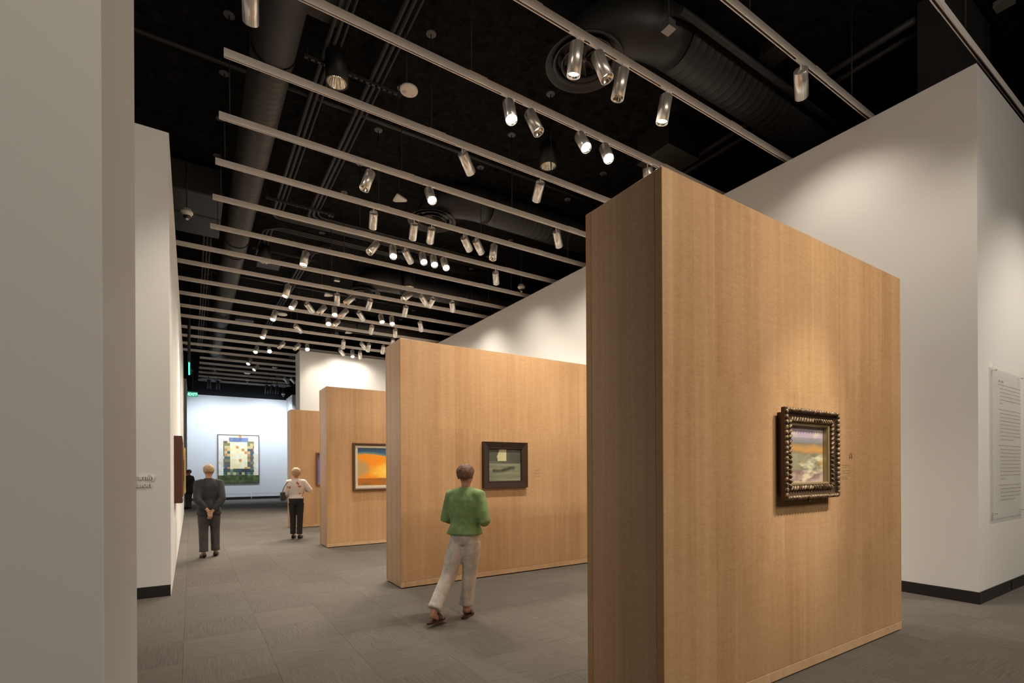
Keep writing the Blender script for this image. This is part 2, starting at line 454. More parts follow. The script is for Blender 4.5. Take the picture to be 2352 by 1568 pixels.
# rope edge carving
mb = MB()
def lobe(mb, c, ax, ln, r, depth):
    c = Vector(c); ax = Vector(ax).normalized()
    pts = [c + ax * (ln * (t - .5)) for t in (0, .18, .5, .82, 1)]
    rr = [(r * .25, r * .25 * depth), (r * .8, r * .8 * depth), (r, r * depth), (r * .8, r * .8 * depth), (r * .25, r * .25 * depth)]
    mb.sweep(pts, rr, n=8, up=(0, -1, 0) if abs(ax.y) < .9 else (1, 0, 0))
def lobes_side(mb, a, b, n_, ln, r, slant, y):
    a = Vector(a); b = Vector(b); t = (b - a).normalized(); nrm = Vector((-t.z, 0, t.x))
    for i in range(n_):
        p = a + (b - a) * ((i + .5) / n_)
        sgn = 1 if i < n_ / 2 else -1
        lobe(mb, (p.x, y, p.z), nrm + t * slant * sgn, ln, r, 0.8)
ins = 0.084
for a, b, k in (((X0 + ins, 0, Z1 - ins), (X1 - ins, 0, Z1 - ins), 17), ((X0 + ins, 0, Z0 + ins), (X1 - ins, 0, Z0 + ins), 17),
                ((X0 + ins, 0, Z0 + ins), (X0 + ins, 0, Z1 - ins), 14), ((X1 - ins, 0, Z0 + ins), (X1 - ins, 0, Z1 - ins), 14)):
    lobes_side(mb, a, b, k, 0.044, 0.0125, 0.7, -0.066)
mb.build('inner_carving', M_gilt, pic)
mb = MB(); ins = 0.018
for a, b, k in (((X0 + ins, 0, Z1 - ins), (X1 - ins, 0, Z1 - ins), 20), ((X0 + ins, 0, Z0 + ins), (X1 - ins, 0, Z0 + ins), 20),
                ((X0 + ins, 0, Z0 + ins), (X0 + ins, 0, Z1 - ins), 17), ((X1 - ins, 0, Z0 + ins), (X1 - ins, 0, Z1 - ins), 17)):
    a = Vector(a); b = Vector(b); t = (b - a)
    for i in range(k):
        p = a + t * ((i + .5) / k)
        lobe(mb, (p.x, -0.074, p.z), t, t.length / k * 1.25, 0.0185, 0.9)
mb.build('outer_carving', M_gilt, pic)
frame_ring(MB(), X0 + .104, X1 - .104, Z0 + .104, Z1 - .104, [(0, -0.052), (0.004, -0.056), (0.014, -0.05), (0.018, -0.04), (0.018, -0.012)]).build('liner', M_liner, pic)
MB().lathe([(0.0001, -0.03), (0.01, -0.026), (0.012, -0.012), (0.006, 0.0)], 10, Matrix.Translation((-0.02, -0.05, Z0 - 0.0))).build('drop_finial', M_gilt, pic)
def paint1(u, v):
    lil = srgb(196, 178, 196); cream = srgb(226, 214, 190); och = srgb(214, 160, 88); gg = srgb(128, 130, 112); mau = srgb(150, 122, 116)
    n_ = fbm(u * 3 + 2, v * 4)
    if v > .80: c = lerp(lil, cream, (fbm(u * 5, v * 7) - .42) * 4)
    elif v > .70: c = lerp(srgb(120, 132, 124), lil, (v - .70) * 4 + n_ * .4 - .1)
    elif v > .52: c = lerp(och, gg, abs(v - .62 + (n_ - .5) * .25) * 7)
    elif v > .22:
        c = lerp(gg, srgb(176, 168, 132), (fbm(u * 4 + 7, v * 5) - .3) * 2.2)
        c = lerp(c, srgb(210, 160, 70), max(0, fbm(u * 7, v * 6 + 3) - .58) * 4)
    else: c = lerp(mau, srgb(196, 176, 168), (fbm(u * 6, v * 9 + 3) - .35) * 2.2)
    s2 = fbm(u * 3 + v * 5 + 11, v * 9 - u * 2)
    if v < .5: c = lerp(c, srgb(228, 218, 184), max(0, s2 - .52) * 4.5)
    return tuple(x * .85 for x in c)
canvas(pic, X0 + .120, X1 - .120, Z0 + .120, Z1 - .120, -0.014, 74, 64, paint1, M_canvas)

# -- picture 2: dark brown frame
M_dkframe = plain('dark_brown_frame', (0.032, 0.018, 0.014), 0.3)
pic = empty('framed_picture', (3.83, 6.16, 1.585)); tag(pic, 'grey green picture in a wide dark brown frame on the second partition', 'picture')
X0, X1, Z0, Z1 = -0.375, 0.375, -0.325, 0.335
for k in range(1):
    frame_ring(MB(), X0, X1, Z0, Z1, [(0, -0.001), (0, -0.055), (0.005, -0.06), (0.085, -0.038), (0.09, -0.042), (0.098, -0.038), (0.104, -0.03), (0.104, -0.008)]).build('frame', M_dkframe, pic)
def paint2(u, v):
    g1 = srgb(116, 124, 104); g2 = srgb(160, 164, 132); dk = srgb(66, 64, 56); cr = srgb(222, 218, 172)
    n_ = fbm(u * 4, v * 4)
    if v > .55:
        c = lerp(srgb(104, 112, 100), srgb(84, 86, 76), u + (n_ - .5))
        if v > .62 and u < .55: c = lerp(cr, srgb(190, 188, 140), (.55 - u) * 1.6 + (n_ - .5))
        if v > .62 and u < .3 + (n_ - .5) * .2: c = lerp(srgb(92, 96, 84), dk, n_ * .4)
    else: c = lerp(g1, g2, fbm(u * 1.5, v * 16) * 1.3 - .15)
    if abs(v - .36 + .05 * math.sin(u * 6)) < .07 and .12 < u < .8: c = lerp(dk, c, abs(v - .36 + .05 * math.sin(u * 6)) / .09 + (n_ - .5))
    return tuple(x * .8 for x in c)
canvas(pic, X0 + .098, X1 - .098, Z0 + .098, Z1 - .098, -0.012, 90, 80, paint2, M_canvas)

# -- picture 3: sunset colours, brown frame with pale mat
M_brframe = plain('brown_wood_frame', (0.085, 0.04, 0.018), 0.35)
M_mat = plain('cream_mat', (0.62, 0.56, 0.45), 0.8)
pic = empty('framed_picture', (3.36, 10.24, 1.6)); tag(pic, 'orange and blue picture with cream mat in a brown frame on the third partition', 'picture')
X0, X1, Z0, Z1 = -0.61, 0.61, -0.485, 0.48
frame_ring(MB(), X0, X1, Z0, Z1, [(0, -0.001), (0, -0.055), (0.004, -0.06), (0.03, -0.06), (0.042, -0.052), (0.048, -0.045), (0.048, -0.006)]).build('frame', M_brframe, pic)
mm = MB(); frame_ring(mm, X0 + .045, X1 - .045, Z0 + .045, Z1 - .045, [(0, -0.03), (0.052, -0.03), (0.056, -0.018)]); mm.build('mat_board', M_mat, pic)
def paint3(u, v):
    bl = srgb(40, 92, 132); og = srgb(246, 150, 10); ye = srgb(255, 228, 96); br = srgb(196, 108, 12)
    e = .86 - .14 * u + (fbm(u * 3, 1) - .5) * .12
    if v > e: return lerp(srgb(120, 150, 130), bl, (v - e) * 14)
    if v < .20: return lerp(br, srgb(120, 96, 40), fbm(u * 6, v * 16) * 1.2 - .1)
    d = math.hypot((u - .62) * 1.0, (v - .38) * 1.5)
    c = lerp(ye, og, d * 2.6 + (fbm(u * 4, v * 6) - .5) * .8)
    g_ = max(0, 1 - math.hypot(u * 3.2, (v - .45) * 3.4)); c = lerp(c, srgb(150, 160, 120), min(.7, g_ * 1.4))
    return c
canvas(pic, X0 + .098, X1 - .098, Z0 + .098, Z1 - .098, -0.012, 90, 72, paint3, M_canvas)

# -- picture 4: blue, brown frame
pic = empty('framed_picture', (3.35, 14.3, 1.565)); tag(pic, 'blue picture in a thin brown frame on the farthest partition', 'picture')
frame_ring(MB(), -.49, .49, -.45, .45, [(0, -0.001), (0, -0.05), (0.035, -0.05), (0.045, -0.04), (0.045, -0.006)]).build('frame', plain('red_brown_frame', (0.16, 0.055, 0.02), .35), pic)
canvas(pic, -.448, .448, -.408, .408, -0.012, 20, 16, lambda u, v: lerp(srgb(96, 118, 196), srgb(60, 74, 120), max(0, v - .82) * 6 + fbm(u * 3, v * 4) * .2), M_canvas)

# -- large mosaic picture on the far wall
pic = empty('framed_picture', (2.175, 30.55, 2.17)); tag(pic, 'very large picture of coloured squares in a thin dark frame on the far wall', 'picture')
frame_ring(MB(), -.985, .985, -1.30, 1.30, [(0, -0.001), (0, -0.06), (0.035, -0.06), (0.035, -0.006)]).build('frame', plain('thin_dark_frame', (0.06, 0.045, 0.035), .4), pic)
def paint5(u, v):
    i, j = int(u * 14), int(v * 18); r = hsh(i + .3, j + .7, 1.0); r2 = hsh(i + 3.1, j + 1.9, 2.0)
    cx_ = abs(u - .5)
    if v < .16: return lerp(srgb(52, 70, 44), srgb(104, 116, 62), r)
    if v < .30 and cx_ < .38: return [srgb(70, 92, 84), srgb(120, 136, 120), srgb(58, 66, 78), srgb(206, 196, 120)][int(r * 4)]
    if .30 <= v < .88 and .22 < cx_ < .38: return [srgb(206, 150, 96), srgb(110, 98, 90), srgb(88, 108, 120), srgb(226, 196, 130), srgb(140, 138, 90)][int(r * 5)]
    if .86 < v < .95 and cx_ < .24: return lerp(srgb(96, 108, 150), srgb(130, 140, 176), r)
    if cx_ < .22 and v >= .30: return lerp(srgb(255, 230, 150), srgb(255, 250, 225), r * .8 + .1) if r2 < .9 else srgb(236, 150, 70)
    return lerp(srgb(246, 240, 226), srgb(232, 220, 196), r)
canvas(pic, -.95, .95, -1.265, 1.265, -0.05, 84, 108, paint5, M_canvas)

# -- pictures on the left wall, seen almost edge on
def side_picture(y0, y1, z0, z1, depth, mat, label, fn):
    r = empty('framed_picture', (-0.21, (y0 + y1) / 2, (z0 + z1) / 2), PI / 2); tag(r, label, 'picture')
    wd = (y1 - y0) / 2; hd = (z1 - z0) / 2
    frame_ring(MB(), -wd, wd, -hd, hd, [(0, -0.001), (0, -depth + .006), (0.006, -depth), (0.05, -depth), (0.06, -depth + .015), (0.07, -depth + .02), (0.07, -.01)]).build('frame', mat, r)
    canvas(r, -wd + .068, wd - .068, -hd + .068, hd - .068, -depth * .5, 24, 20, fn, M_canvas)
M_mahog = plain('mahogany_frame', (0.085, 0.028, 0.014), 0.3)
M_goldf = plain('gold_frame', (0.55, 0.38, 0.12), 0.35, 0.6)
side_picture(8.9, 9.95, 1.05, 2.05, 0.105, M_mahog, 'deep mahogany framed picture nearest on the left wall, seen edge on',
             lambda u, v: lerp(srgb(150, 120, 80), srgb(80, 70, 60), fbm(u * 4, v * 4)))
side_picture(10.75, 11.6, 1.28, 1.80, 0.10, plain('walnut_frame', (0.12, 0.05, 0.022), .35), 'small walnut framed picture behind the mahogany one on the left wall',
             lambda u, v: lerp(srgb(110, 100, 80), srgb(60, 60, 60), fbm(u * 4, v * 4)))
side_picture(12.0, 13.2, 1.07, 2.0, 0.115, M_goldf, 'gold framed picture on the left wall, third along, seen edge on',
             lambda u, v: lerp(srgb(150, 140, 100), srgb(90, 96, 80), fbm(u * 4, v * 4)))
side_picture(14.4, 15.3, 1.25, 1.95, 0.10, M_mahog, 'farthest dark brown framed picture on the left wall, seen edge on',
             lambda u, v: lerp(srgb(110, 80, 60), srgb(60, 50, 40), fbm(u * 4, v * 4)))

# ------------------------------------------------------------ wall labels and lettering
M_ink = plain('vinyl_lettering', (0.27, 0.155, 0.085), 0.6)
def ruled(mb, x, y, z, width, h, sd):
    """one illegible line: a run of word-sized marks"""
    random.seed(sd); cx = x
    while cx < x + width - 0.004:
        wl = min(random.uniform(.25, .8) * h * 5, x + width - cx)
        k = max(2, int(wl / (h * .55)))
        for q in range(k):
            a = cx + wl * q / k
            hh = h * random.choice((.6, .6, .62, 1.0))
            mb.box(a, a + wl / k * .62, y - .0008, y, z, z + hh)
        cx += wl + h * .9
def wall_label(x, y, z, lines, label, icon=None):
    r = MB()
    for i, (dz, w_) in enumerate(lines): ruled(r, x, y, z - dz, w_, .0085, i + int(x * 100))
    o = empty('wall_label', (x, y, z)); tag(o, label, 'label')
    r.v = [(a - x, b - y, c - z) for a, b, c in r.v]
    tag(r.build('printed_text', M_ink, o), kind='stuff')
    return o
wall_label(4.475, 1.983, 1.54, [(0, .13), (.018, .08), (.045, .14), (.063, .14), (.098, .06), (.112, .10)], 'small caption lettering beside the gilt framed picture')
wall_label(4.36, 6.16, 1.515, [(0, .13), (.018, .08), (.045, .13), (.063, .08), (.098, .10)], 'small caption lettering beside the dark framed picture')
# arch-shaped symbol above the first caption
mb = MB()
for rr in (.020, .012):
    mb.sweep([(4.62 + rr, 1.982, 1.60)] + [(4.62 + rr * math.cos(a), 1.982, 1.625 + rr * math.sin(a) * 1.1) for a in [PI * k / 8 for k in range(9)]] + [(4.62 - rr, 1.982, 1.60)], .0016, n=5)
o = mb.build('wall_symbol', M_ink); tag(o, 'small arch shaped audio symbol above the caption on the nearest partition', 'symbol')

# raised lettering 'Family Salon'
sg = empty('wall_lettering', (-0.585, 7.43, 1.35)); tag(sg, 'raised white letters reading Family Salon on the left wall end', 'sign')
def text_obj(body, size, extr, mat, parent, loc, rot, name='lettering', bold=0.0, align='LEFT'):
    cu = D.curves.new(name, 'FONT'); cu.body = body; cu.size = size; cu.extrude = extr; cu.offset = bold; cu.align_x = align
    cu.resolution_u = 4
    tmp = D.objects.new(name + '_tmp', cu); COL.objects.link(tmp)
    dg = bpy.context.evaluated_depsgraph_get()
    me = D.meshes.new_from_object(tmp.evaluated_get(dg)); D.objects.remove(tmp); me.name = name
    me.materials.clear(); me.materials.append(mat)
    o = D.objects.new(name, me); COL.objects.link(o); o.parent = parent; o.location = loc; o.rotation_euler = rot
    return o
text_obj('Family', 0.088, 0.009, M_white, sg, (0, -0.010, 0.075), (PI / 2, 0, 0), 'word_family', 0.0018)
text_obj('Salon', 0.088, 0.009, M_white, sg, (0, -0.010, -0.012), (PI / 2, 0, 0), 'word_salon', 0.0018)

# acrylic text panel on the right wall
tp = empty('text_panel', (8.365, 1.885, 1.82)); tag(tp, 'tall clear acrylic text panel on steel standoffs on the right wall', 'sign')
mp_, nt_, b_ = mat_new('acrylic_sheet')
b_.inputs['Base Color'].default_value = (0.9, 0.9, 0.88, 1); b_.inputs['Roughness'].default_value = 0.25
b_.inputs['Alpha'].default_value = 0.3
MB().bbox(-.61, .61, -.034, -.028, -.89, .89, .001).build('acrylic_sheet', mp_, tp)
for sx in (-.52, .60 - .08):
    for sz in (-.83, .83):
        MB().lathe([(0.0001, -0.044), (0.010, -0.044), (0.011, -0.042), (0.011, -0.034), (0.008, -0.034), (0.008, 0)], 16,
                   Matrix.Translation((sx, 0, sz)) @ Matrix.Rotation(-PI / 2, 4, 'X') @ Matrix.Diagonal((1, 1, 1, 1))).build('standoff', M_can, tp)
M_ptext = plain('grey_print', (0.33, 0.30, 0.26), 0.7)
mb = MB(); z = .70
def para(mb, z, n_, first, heads):
    random.seed(int(z * 1000)); 
    for i in range(n_):
        ind = 0.06 if i else 0.0
        wdt = .86 - ind if i < n_ - 1 else random.uniform(.12, .6)
        ruled(mb, -.43 + ind, -.0345, z, wdt, .012, int(z * 7919) + i)
        z -= .0435
    return z
ruled(mb, -.43, -.0345, z, .22, .026, 5); z -= .035
for cnt in (6, 9, 10, 5): z = para(mb, z, cnt, 0, 0) - .03
tag(mb.build('printed_text', M_ptext, tp), kind='stuff')

# ------------------------------------------------------------ light rails
RY = [1.89, 2.99, 4.07, 5.19, 6.35, 7.5, 8.64, 9.79, 10.97, 12.14, 13.14, 14.31, 15.47, 16.64, 17.72, 19.05, 20.26, 21.46, 22.61, 23.9, 25.06, 26.23, 27.4, 28.54, 29.77]
RX0 = [0.33] * 9 + [-4.0] * 10 + [0.33] * 6
RZ = 6.1; RH = 0.088
DIFF_Y = [5.03, 9.98, 15.12, 20.2, 25.3]
def rail(k):
    y = RY[k]; x0 = RX0[k]; x1 = (13.0 if k < 2 else 9.6) if k < 17 else 4.4
    if k in (0, 1, 2, 3): x0 = -1.5
    r = empty('light_rail', (x0, y, RZ))
    tag(r, 'silver light rail hung across the ceiling, %s from the front' % ORD[k], 'light rail', 'parallel light rails')
    L = x1 - x0
    MB().box(0, L, -.019, .019, .026, RH).box(0, L, -.019, -.015, .004, .026).box(0, L, .015, .019, .004, .026).build('rail_body', M_rail, r)
    MB().box(.002, L - .002, -.015, .015, .018, .026).build('contact_channel', M_slot, r)
    MB().box(0, L, -.019, -.010, 0, .004).box(0, L, .010, .019, 0, .004).build('lip', M_rail, r)
    for cx in (2.88, 6.25):
        if x0 < cx < x1:
            a = cx - x0
            MB().bbox(a - .12, a + .12, -.024, -.0195, .006, RH + .004, .001).bbox(a - .12, a + .12, .0195, .024, .006, RH + .004, .001).box(a - .12, a + .12, -.0195, .0195, RH, RH + .004).build('coupler', M_rail, r)
    xs = (0.45, 2.8, 4.85, 7.05) if k < 17 else (0.45, 2.8)
    MB().bbox(-.003, 0, -.019, .019, .004, RH, .0005).build('end_cap', M_rail, r)
    for cx in xs:
        if cx < x0 or (cx > 4 and any(yd - 1.05 < y < yd + .6 for yd in DIFF_Y)) or (cx > .6 and abs(y - 27.25) < .45) or (cx < .5 and k in (4, 9, 10)): continue
        a = cx - x0
        MB().sweep([(a, 0, RH), (a, 0, CEIL - RZ - .012)], .0075, n=8).build('suspension_rod', M_rod, r)
        MB().lathe([(0.0001, 0), (.066, 0), (.07, .004), (.07, .012), (.0001, .012)], 20, Matrix.Translation((a, 0, CEIL - RZ - .012))).build('canopy', M_canopy, r)
    return r
for k in range(25): rail(k)

# ------------------------------------------------------------ track spotlights
SPOTS = [(1, 5.83, 0.82, 0.39, -0.42, 0), (3, 0.48, 0.1, 0.9, -0.42, 0), (2, 3.46, 0.01, 0.21, -0.98, 2), (2, 3.74, 0.22, -0.28, -0.93, 1), (2, 4.13, -0.12, 0.16, -0.98, 0), (2, 4.86, -0.08, 0.16, -0.98, 2), (3, 3.31, -0.1, -0.38, -0.92, 3), (3, 3.62, 0.22, -0.35, -0.91, 1), (3, 4.45, -0.09, -0.54, -0.84, 2), (3, 4.9, -0.21, -0.5, -0.84, 3), (3, 5.77, 0.4, 0.26, -0.88, 0), (4, 3.27, 0.73, 0.54, -0.42, 0), (4, 4.64, 0.33, 0.85, -0.42, 0), (5, 2.31, -0.35, -0.04, -0.94, 1), (5, 3.25, -0.06, -0.59, -0.8, 3), (5, 5.84, 0.63, 0.5, -0.59, 1), (6, 2.71, 0.22, 0.87, -0.45, 0), (6, 3.46, 0.21, 0.82, -0.52, 0), (6, 3.8, 0.26, 0.87, -0.42, 0), (6, 4.47, 0.71, 0.57, -0.42, 0), (6, 4.73, 0.73, 0.54, -0.42, 0), (6, 5.15, -0.19, -0.15, -0.97, 1), (7, 3.13, -0.57, -0.23, -0.79, 1), (7, 3.45, -0.13, -0.53, -0.84, 3), (7, 3.71, 0.67, 0.61, -0.42, 0), (7, 4.08, -0.1, -0.61, -0.78, 2), (7, 4.33, -0.14, -0.6, -0.79, 2), (7, 4.57, -0.05, -0.59, -0.8, 3), (7, 5.87, 0.5, 0.71, -0.5, 1), (8, 2.02, -0.21, -0.2, -0.96, 3), (9, 4.74, -0.72, -0.25, -0.65, 1), (9, 5.04, 0.71, 0.57, -0.42, 0), (9, 5.37, 0.06, 0.9, -0.42, 0), (9, 5.91, 0.48, 0.72, -0.5, 1), (10, 3.17, 0.16, 0.81, -0.56, 1), (10, 3.57, -0.68, -0.2, -0.7, 1), (10, 4.02, 0.08, 0.9, -0.43, 0), (10, 5.01, 0.14, 0.82, -0.56, 0), (11, 2.64, 0.65, 0.64, -0.42, 0), (11, 3.12, -0.59, -0.26, -0.76, 0), (11, 3.37, -0.1, -0.58, -0.81, 3), (11, 3.71, -0.64, -0.15, -0.75, 0), (11, 4.03, 0.66, 0.62, -0.42, 0), (11, 4.67, -0.03, -0.61, -0.79, 2), (11, 5.0, -0.12, -0.58, -0.8, 3), (11, 5.89, 0.45, 0.64, -0.62, 1), (12, 3.46, -0.12, -0.73, -0.67, 3), (12, 3.77, -0.61, -0.42, -0.67, 0), (12, 4.78, 0.12, 0.85, -0.51, 0), (12, 5.53, 0.29, 0.83, -0.47, 0), (10, 2.02, -0.28, -0.09, -0.96, 3), (11, 2.36, -0.4, -0.48, -0.78, 2), (12, 2.03, -0.27, -0.33, -0.9, 3), (13, 2.73, 0.71, 0.56, -0.42, 0), (14, 2.02, -0.29, -0.32, -0.9, 3), (15, 2.77, -0.6, -0.28, -0.75, 1), (15, 3.28, -0.63, -0.31, -0.71, 0), (15, 3.53, -0.09, -0.73, -0.68, 3), (16, 2.05, -0.25, -0.58, -0.78, 3), (16, 2.44, -0.05, -0.83, -0.55, 3), (18, 2.05, -0.36, -0.52, -0.78, 3), (19, 2.44, -0.55, -0.46, -0.7, 2), (21, 3.8, 0.64, 0.03, -0.77, 0), (21, 4.11, 0.68, 0.01, -0.74, 0), (14, 4.48, 0.08, 0.71, -0.7, 0), (14, 5.08, 0.71, 0.52, -0.47, 0), (14, 5.37, 0.06, 0.74, -0.67, 1), (14, 5.89, 0.1, 0.65, -0.75, 0), (15, 4.67, 0.63, 0.64, -0.45, 1), (15, 5.13, -0.08, -0.49, -0.87, 2), (15, 5.42, 0.25, 0.71, -0.66, 1), (13, 5.87, 0.12, 0.66, -0.74, 0)]
HID = [  # unseen beams, first set by the gilt frame's shadow, rest added to brighten near surfaces: (x, y, aim point, watts, cone deg, colour)
    (4.55, -1.45, (3.9, 1.98, 1.62), 300, 17, WARM),
    (3.2, -1.45, (3.4, 1.98, 2.05), 175, 62, WARM),
    (4.9, -1.2, (5.0, 1.98, 1.95), 175, 62, WARM),
    (9.2, -0.8, (8.9, 1.88, 1.1), 215, 75, WARM),
    (5.85, 0.7, (7.37, 2.3, 1.6), 42, 85, WARM),
    (-1.2, -1.4, (-0.9, 1.8, 0.9), 36, 80, WARM),
]
spot_tpl = {}
R_, L_ = 0.073, 0.31
def make_spot(glow):
    r = empty('track_spotlight')
    # local frame: -Z of 'head' is the beam; the stem and adapter stay upright
    MB().bbox(-.10, .10, -.013, .013, -.003, .010, .002).sweep([(-.09, 0, -.002), (-.09, 0, -.012)], .006, n=8).sweep([(.05, 0, -.002), (.05, 0, -.012)], .006, n=8).build('track_adapter', M_rail, r)
    MB().sweep([(0, 0, 0), (0, 0, -.075)], .0085, n=10).build('stem', M_rail, r)
    head = MB().lathe([(.0001, 0.0), (R_ - .006, 0.0), (R_, -.006), (R_, -L_), (R_ - .004, -L_), (R_ - .004, -.10)], 28)
    hd = head.build('lamp_housing', M_can, r)
    MB().lathe([(R_ - .005, -L_ + .012), (R_ - .012, -L_ + .02), (.030, -L_ + .10)], 24).build('reflector_cone', M_reflector, hd)
    MB().lathe([(.0001, -L_ + .028 if glow >= 2 else -L_ + .075), (R_ - (.012 if glow >= 2 else .028), -L_ + .028 if glow >= 2 else -L_ + .075)], 20).build('lamp', M_glow[glow], hd)
    return r
for g in range(4): spot_tpl[g] = make_spot(g)
light_cache = {}
def add_beam(parent, loc, aim_dir, watts, cone, color, blend=0.9):
    key = (round(watts, 1), cone, color)
    if key not in light_cache:
        l = D.lights.new('beam', 'SPOT'); l.energy = watts * SPOT_W; l.spot_size = math.radians(cone); l.spot_blend = blend; l.color = color
        l.shadow_soft_size = 0.045
        light_cache[key] = l
    o = D.objects.new('beam', light_cache[key]); COL.objects.link(o)
    o.parent = parent; o.location = loc
    o.rotation_euler = Vector(aim_dir).to_track_quat('-Z', 'Y').to_euler()
    return o
used = set(); byrail = {}
for s_ in SPOTS: byrail.setdefault(s_[0], []).append(s_)
AIM = {0: 'its barrel turned away', 1: 'its lamp just visible', 2: 'its lamp showing bright', 3: 'its lamp glaring'}
for k, lst in byrail.items():
    lst.sort(key=lambda s: s[1])
    for i, (kk, x, dx, dy, dz, g) in enumerate(lst):
        if g not in used: r = spot_tpl[g]; used.add(g)
        else: r = copy_tree(spot_tpl[g])
        r.location = (x, RY[k], RZ)
        q = Vector((dx, dy, dz)).normalized()
        hd = [c for c in r.children if c.name.startswith('lamp_housing')][0]
        hd.location = (0, 0, -.075)
        hd.rotation_euler = q.to_track_quat('-Z', 'Y').to_euler()
        pos = 'only spotlight' if len(lst) == 1 else '%s spotlight from the left' % ORD[i]
        tag(r, 'silver cylinder, %s on the %s light rail, %s' % (pos, ORD[k], AIM[g]), 'spotlight', 'track spotlights on the light rails')
        wt = 60 if k < 7 else 75
        cone = 62; bq = q
        if x > 5.6: bq = (Vector((.62, q.y * .35, -1.0))).normalized(); cone = 105; wt = 23 if k > 2 else 30
        elif k == 2 and dy > 0: bq = Vector((0, .42, -1)).normalized(); cone = 92; wt = 116
        elif dy > .3: bq = Vector((q.x * .5, .5, -1)).normalized(); cone = 95; wt = 66 if k > 8 else 46
        if dy > .3 and x <= 5.6 and k >= 12: cone = 150; wt = 21; bq = Vector((0, .40, -1)).normalized()
        elif x < 2.5: wt = 95; cone = 80
        add_beam(r, Vector((0, 0, -.075)) + q * (L_ + .01), bq, wt, cone, WARM)
for x, y, aim, wt, cone, col in HID:
    add_beam(None, (x, y, 6.0), Vector(aim) - Vector((x, y, 6.0)), wt, cone, col)

# black cans lighting the far wall
M_coolglow = plain('cool_lamp', (1, 1, 1), .3, 0, (0.8, 0.9, 1.0), 6.0)
FARC = [(0.75, 5.92), (1.12, 5.92), (3.27, 5.89), (3.51, 5.89), (3.75, 5.89)]
for i, (x, z) in enumerate(FARC):
    r = empty('black_spotlight', (x, 28.1, z))
    tag(r, 'dark cylinder spotlight hung before the far wall, %s from the left' % ORD[i], 'spotlight', 'dark spotlights before the far wall')
    hd = MB().lathe([(.0001, 0), (.075, 0), (.08, -.01), (.08, -.42), (.074, -.42), (.074, -.3)], 20).build('lamp_housing', M_duct, r)
    MB().lathe([(.0001, -.35), (.073, -.35)], 16).build('lamp', M_coolglow, hd)
    MB().sweep([(0, 0, 0), (0, 0, CEIL - z)], .012, n=8).build('stem', M_rod, r)
    q = (Vector((x * .9 + .3, 30.55, 2.9)) - Vector((x, 28.1, z))).normalized()
    hd.rotation_euler = (q * .55 + Vector((0, 0, -1))).normalized().to_track_quat('-Z', 'Y').to_euler()
    add_beam(r, (q * .2 + Vector((0, 0, -.45))), q, 72, 135, COOL)

# ------------------------------------------------------------ ducts
def duct_profile(L, step=0.11, r=0.375):
    pts = []; rad = []
    t = 0.0
    while t < L - step:
        pts += [t + .002, t + .008, t + step - .018, t + step - .010, t + step - .006]; rad += [r, r, r, r + .0035, r + .0035]; t += step
    pts.append(L); rad.append(r)
    return pts, rad
def straight_duct(parent, a, b, r, mat, name='duct_section', step=0.11):
    a = Vector(a); b = Vector(b); d = (b - a); L = d.length; d.normalize()
    ts, rd = duct_profile(L, step, r)
    return MB().sweep([a + d * t for t in ts], rd, n=36).build(name, mat, parent)
def band(parent, c, d, r, mat=None, wd=.06):
    c = Vector(c); d = Vector(d).normalized()
    return MB().sweep([c - d * wd / 2, c - d * wd / 2, c + d * wd / 2, c + d * wd / 2], [r - .004, r + .014, r + .014, r - .004], n=36, smooth=False).build('duct_band', mat or M_gasket, parent)

# left trunk duct along the gallery
dl = empty('round_duct', (0.93, 16, 7.02)); tag(dl, 'long round grey duct running along the left side of the ceiling', 'duct')
def DL(a, b): straight_duct(dl, (0, a - 16, 0), (0, b - 16, 0), .258, M_duct, step=0.13)
def DLs(a, b): MB().sweep([(0, a - 16, 0), (0, b - 16, 0)], .263, n=36).build('smooth_section', M_duct, dl)
DLs(4.2, 7.15); DL(7.15, 12.6)
DLs(12.6, 14.1); DL(14.1, 19.6); DLs(19.6, 21.2); DL(21.2, 25.6); DLs(25.6, 26.5)
for yb in (7.15, 9.9, 12.6, 13.35, 14.1, 19.6, 21.2, 25.6, 26.5): band(dl, (0, yb - 16, 0), (0, 1, 0), .263)
pts = [Vector((0, 10.5, 0))] + [Vector((.75 - .75 * math.cos(a), 10.5 + .75 * math.sin(a), 0)) for a in [PI / 2 * k / 6 for k in range(1, 7)]] + [Vector((5.2, 11.25, 0))]
MB().sweep(pts, .263, n=28).build('elbow', M_duct, dl)
br = empty('branch_duct', (-1.6, 12.2, 7.1)); tag(br, 'dark twin branch duct joining the left trunk duct from the left', 'duct')
MB().bbox(-2.4, 2.16, -.98, -.02, -.28, .28, .02).build('duct_section', M_duct2, br); MB().bbox(-2.4, 2.16, .02, 1.02, -.28, .28, .02).build('duct_section', M_duct2, br)
bx = empty('box_duct', (-0.4, 5.9, 7.47)); tag(bx, 'flat grey box duct crossing over the near end of the trunk duct', 'duct')
MB().bbox(-2.6, 2.08, -.7, .95, -.06, .0, .01).build('duct_section', M_duct, bx)

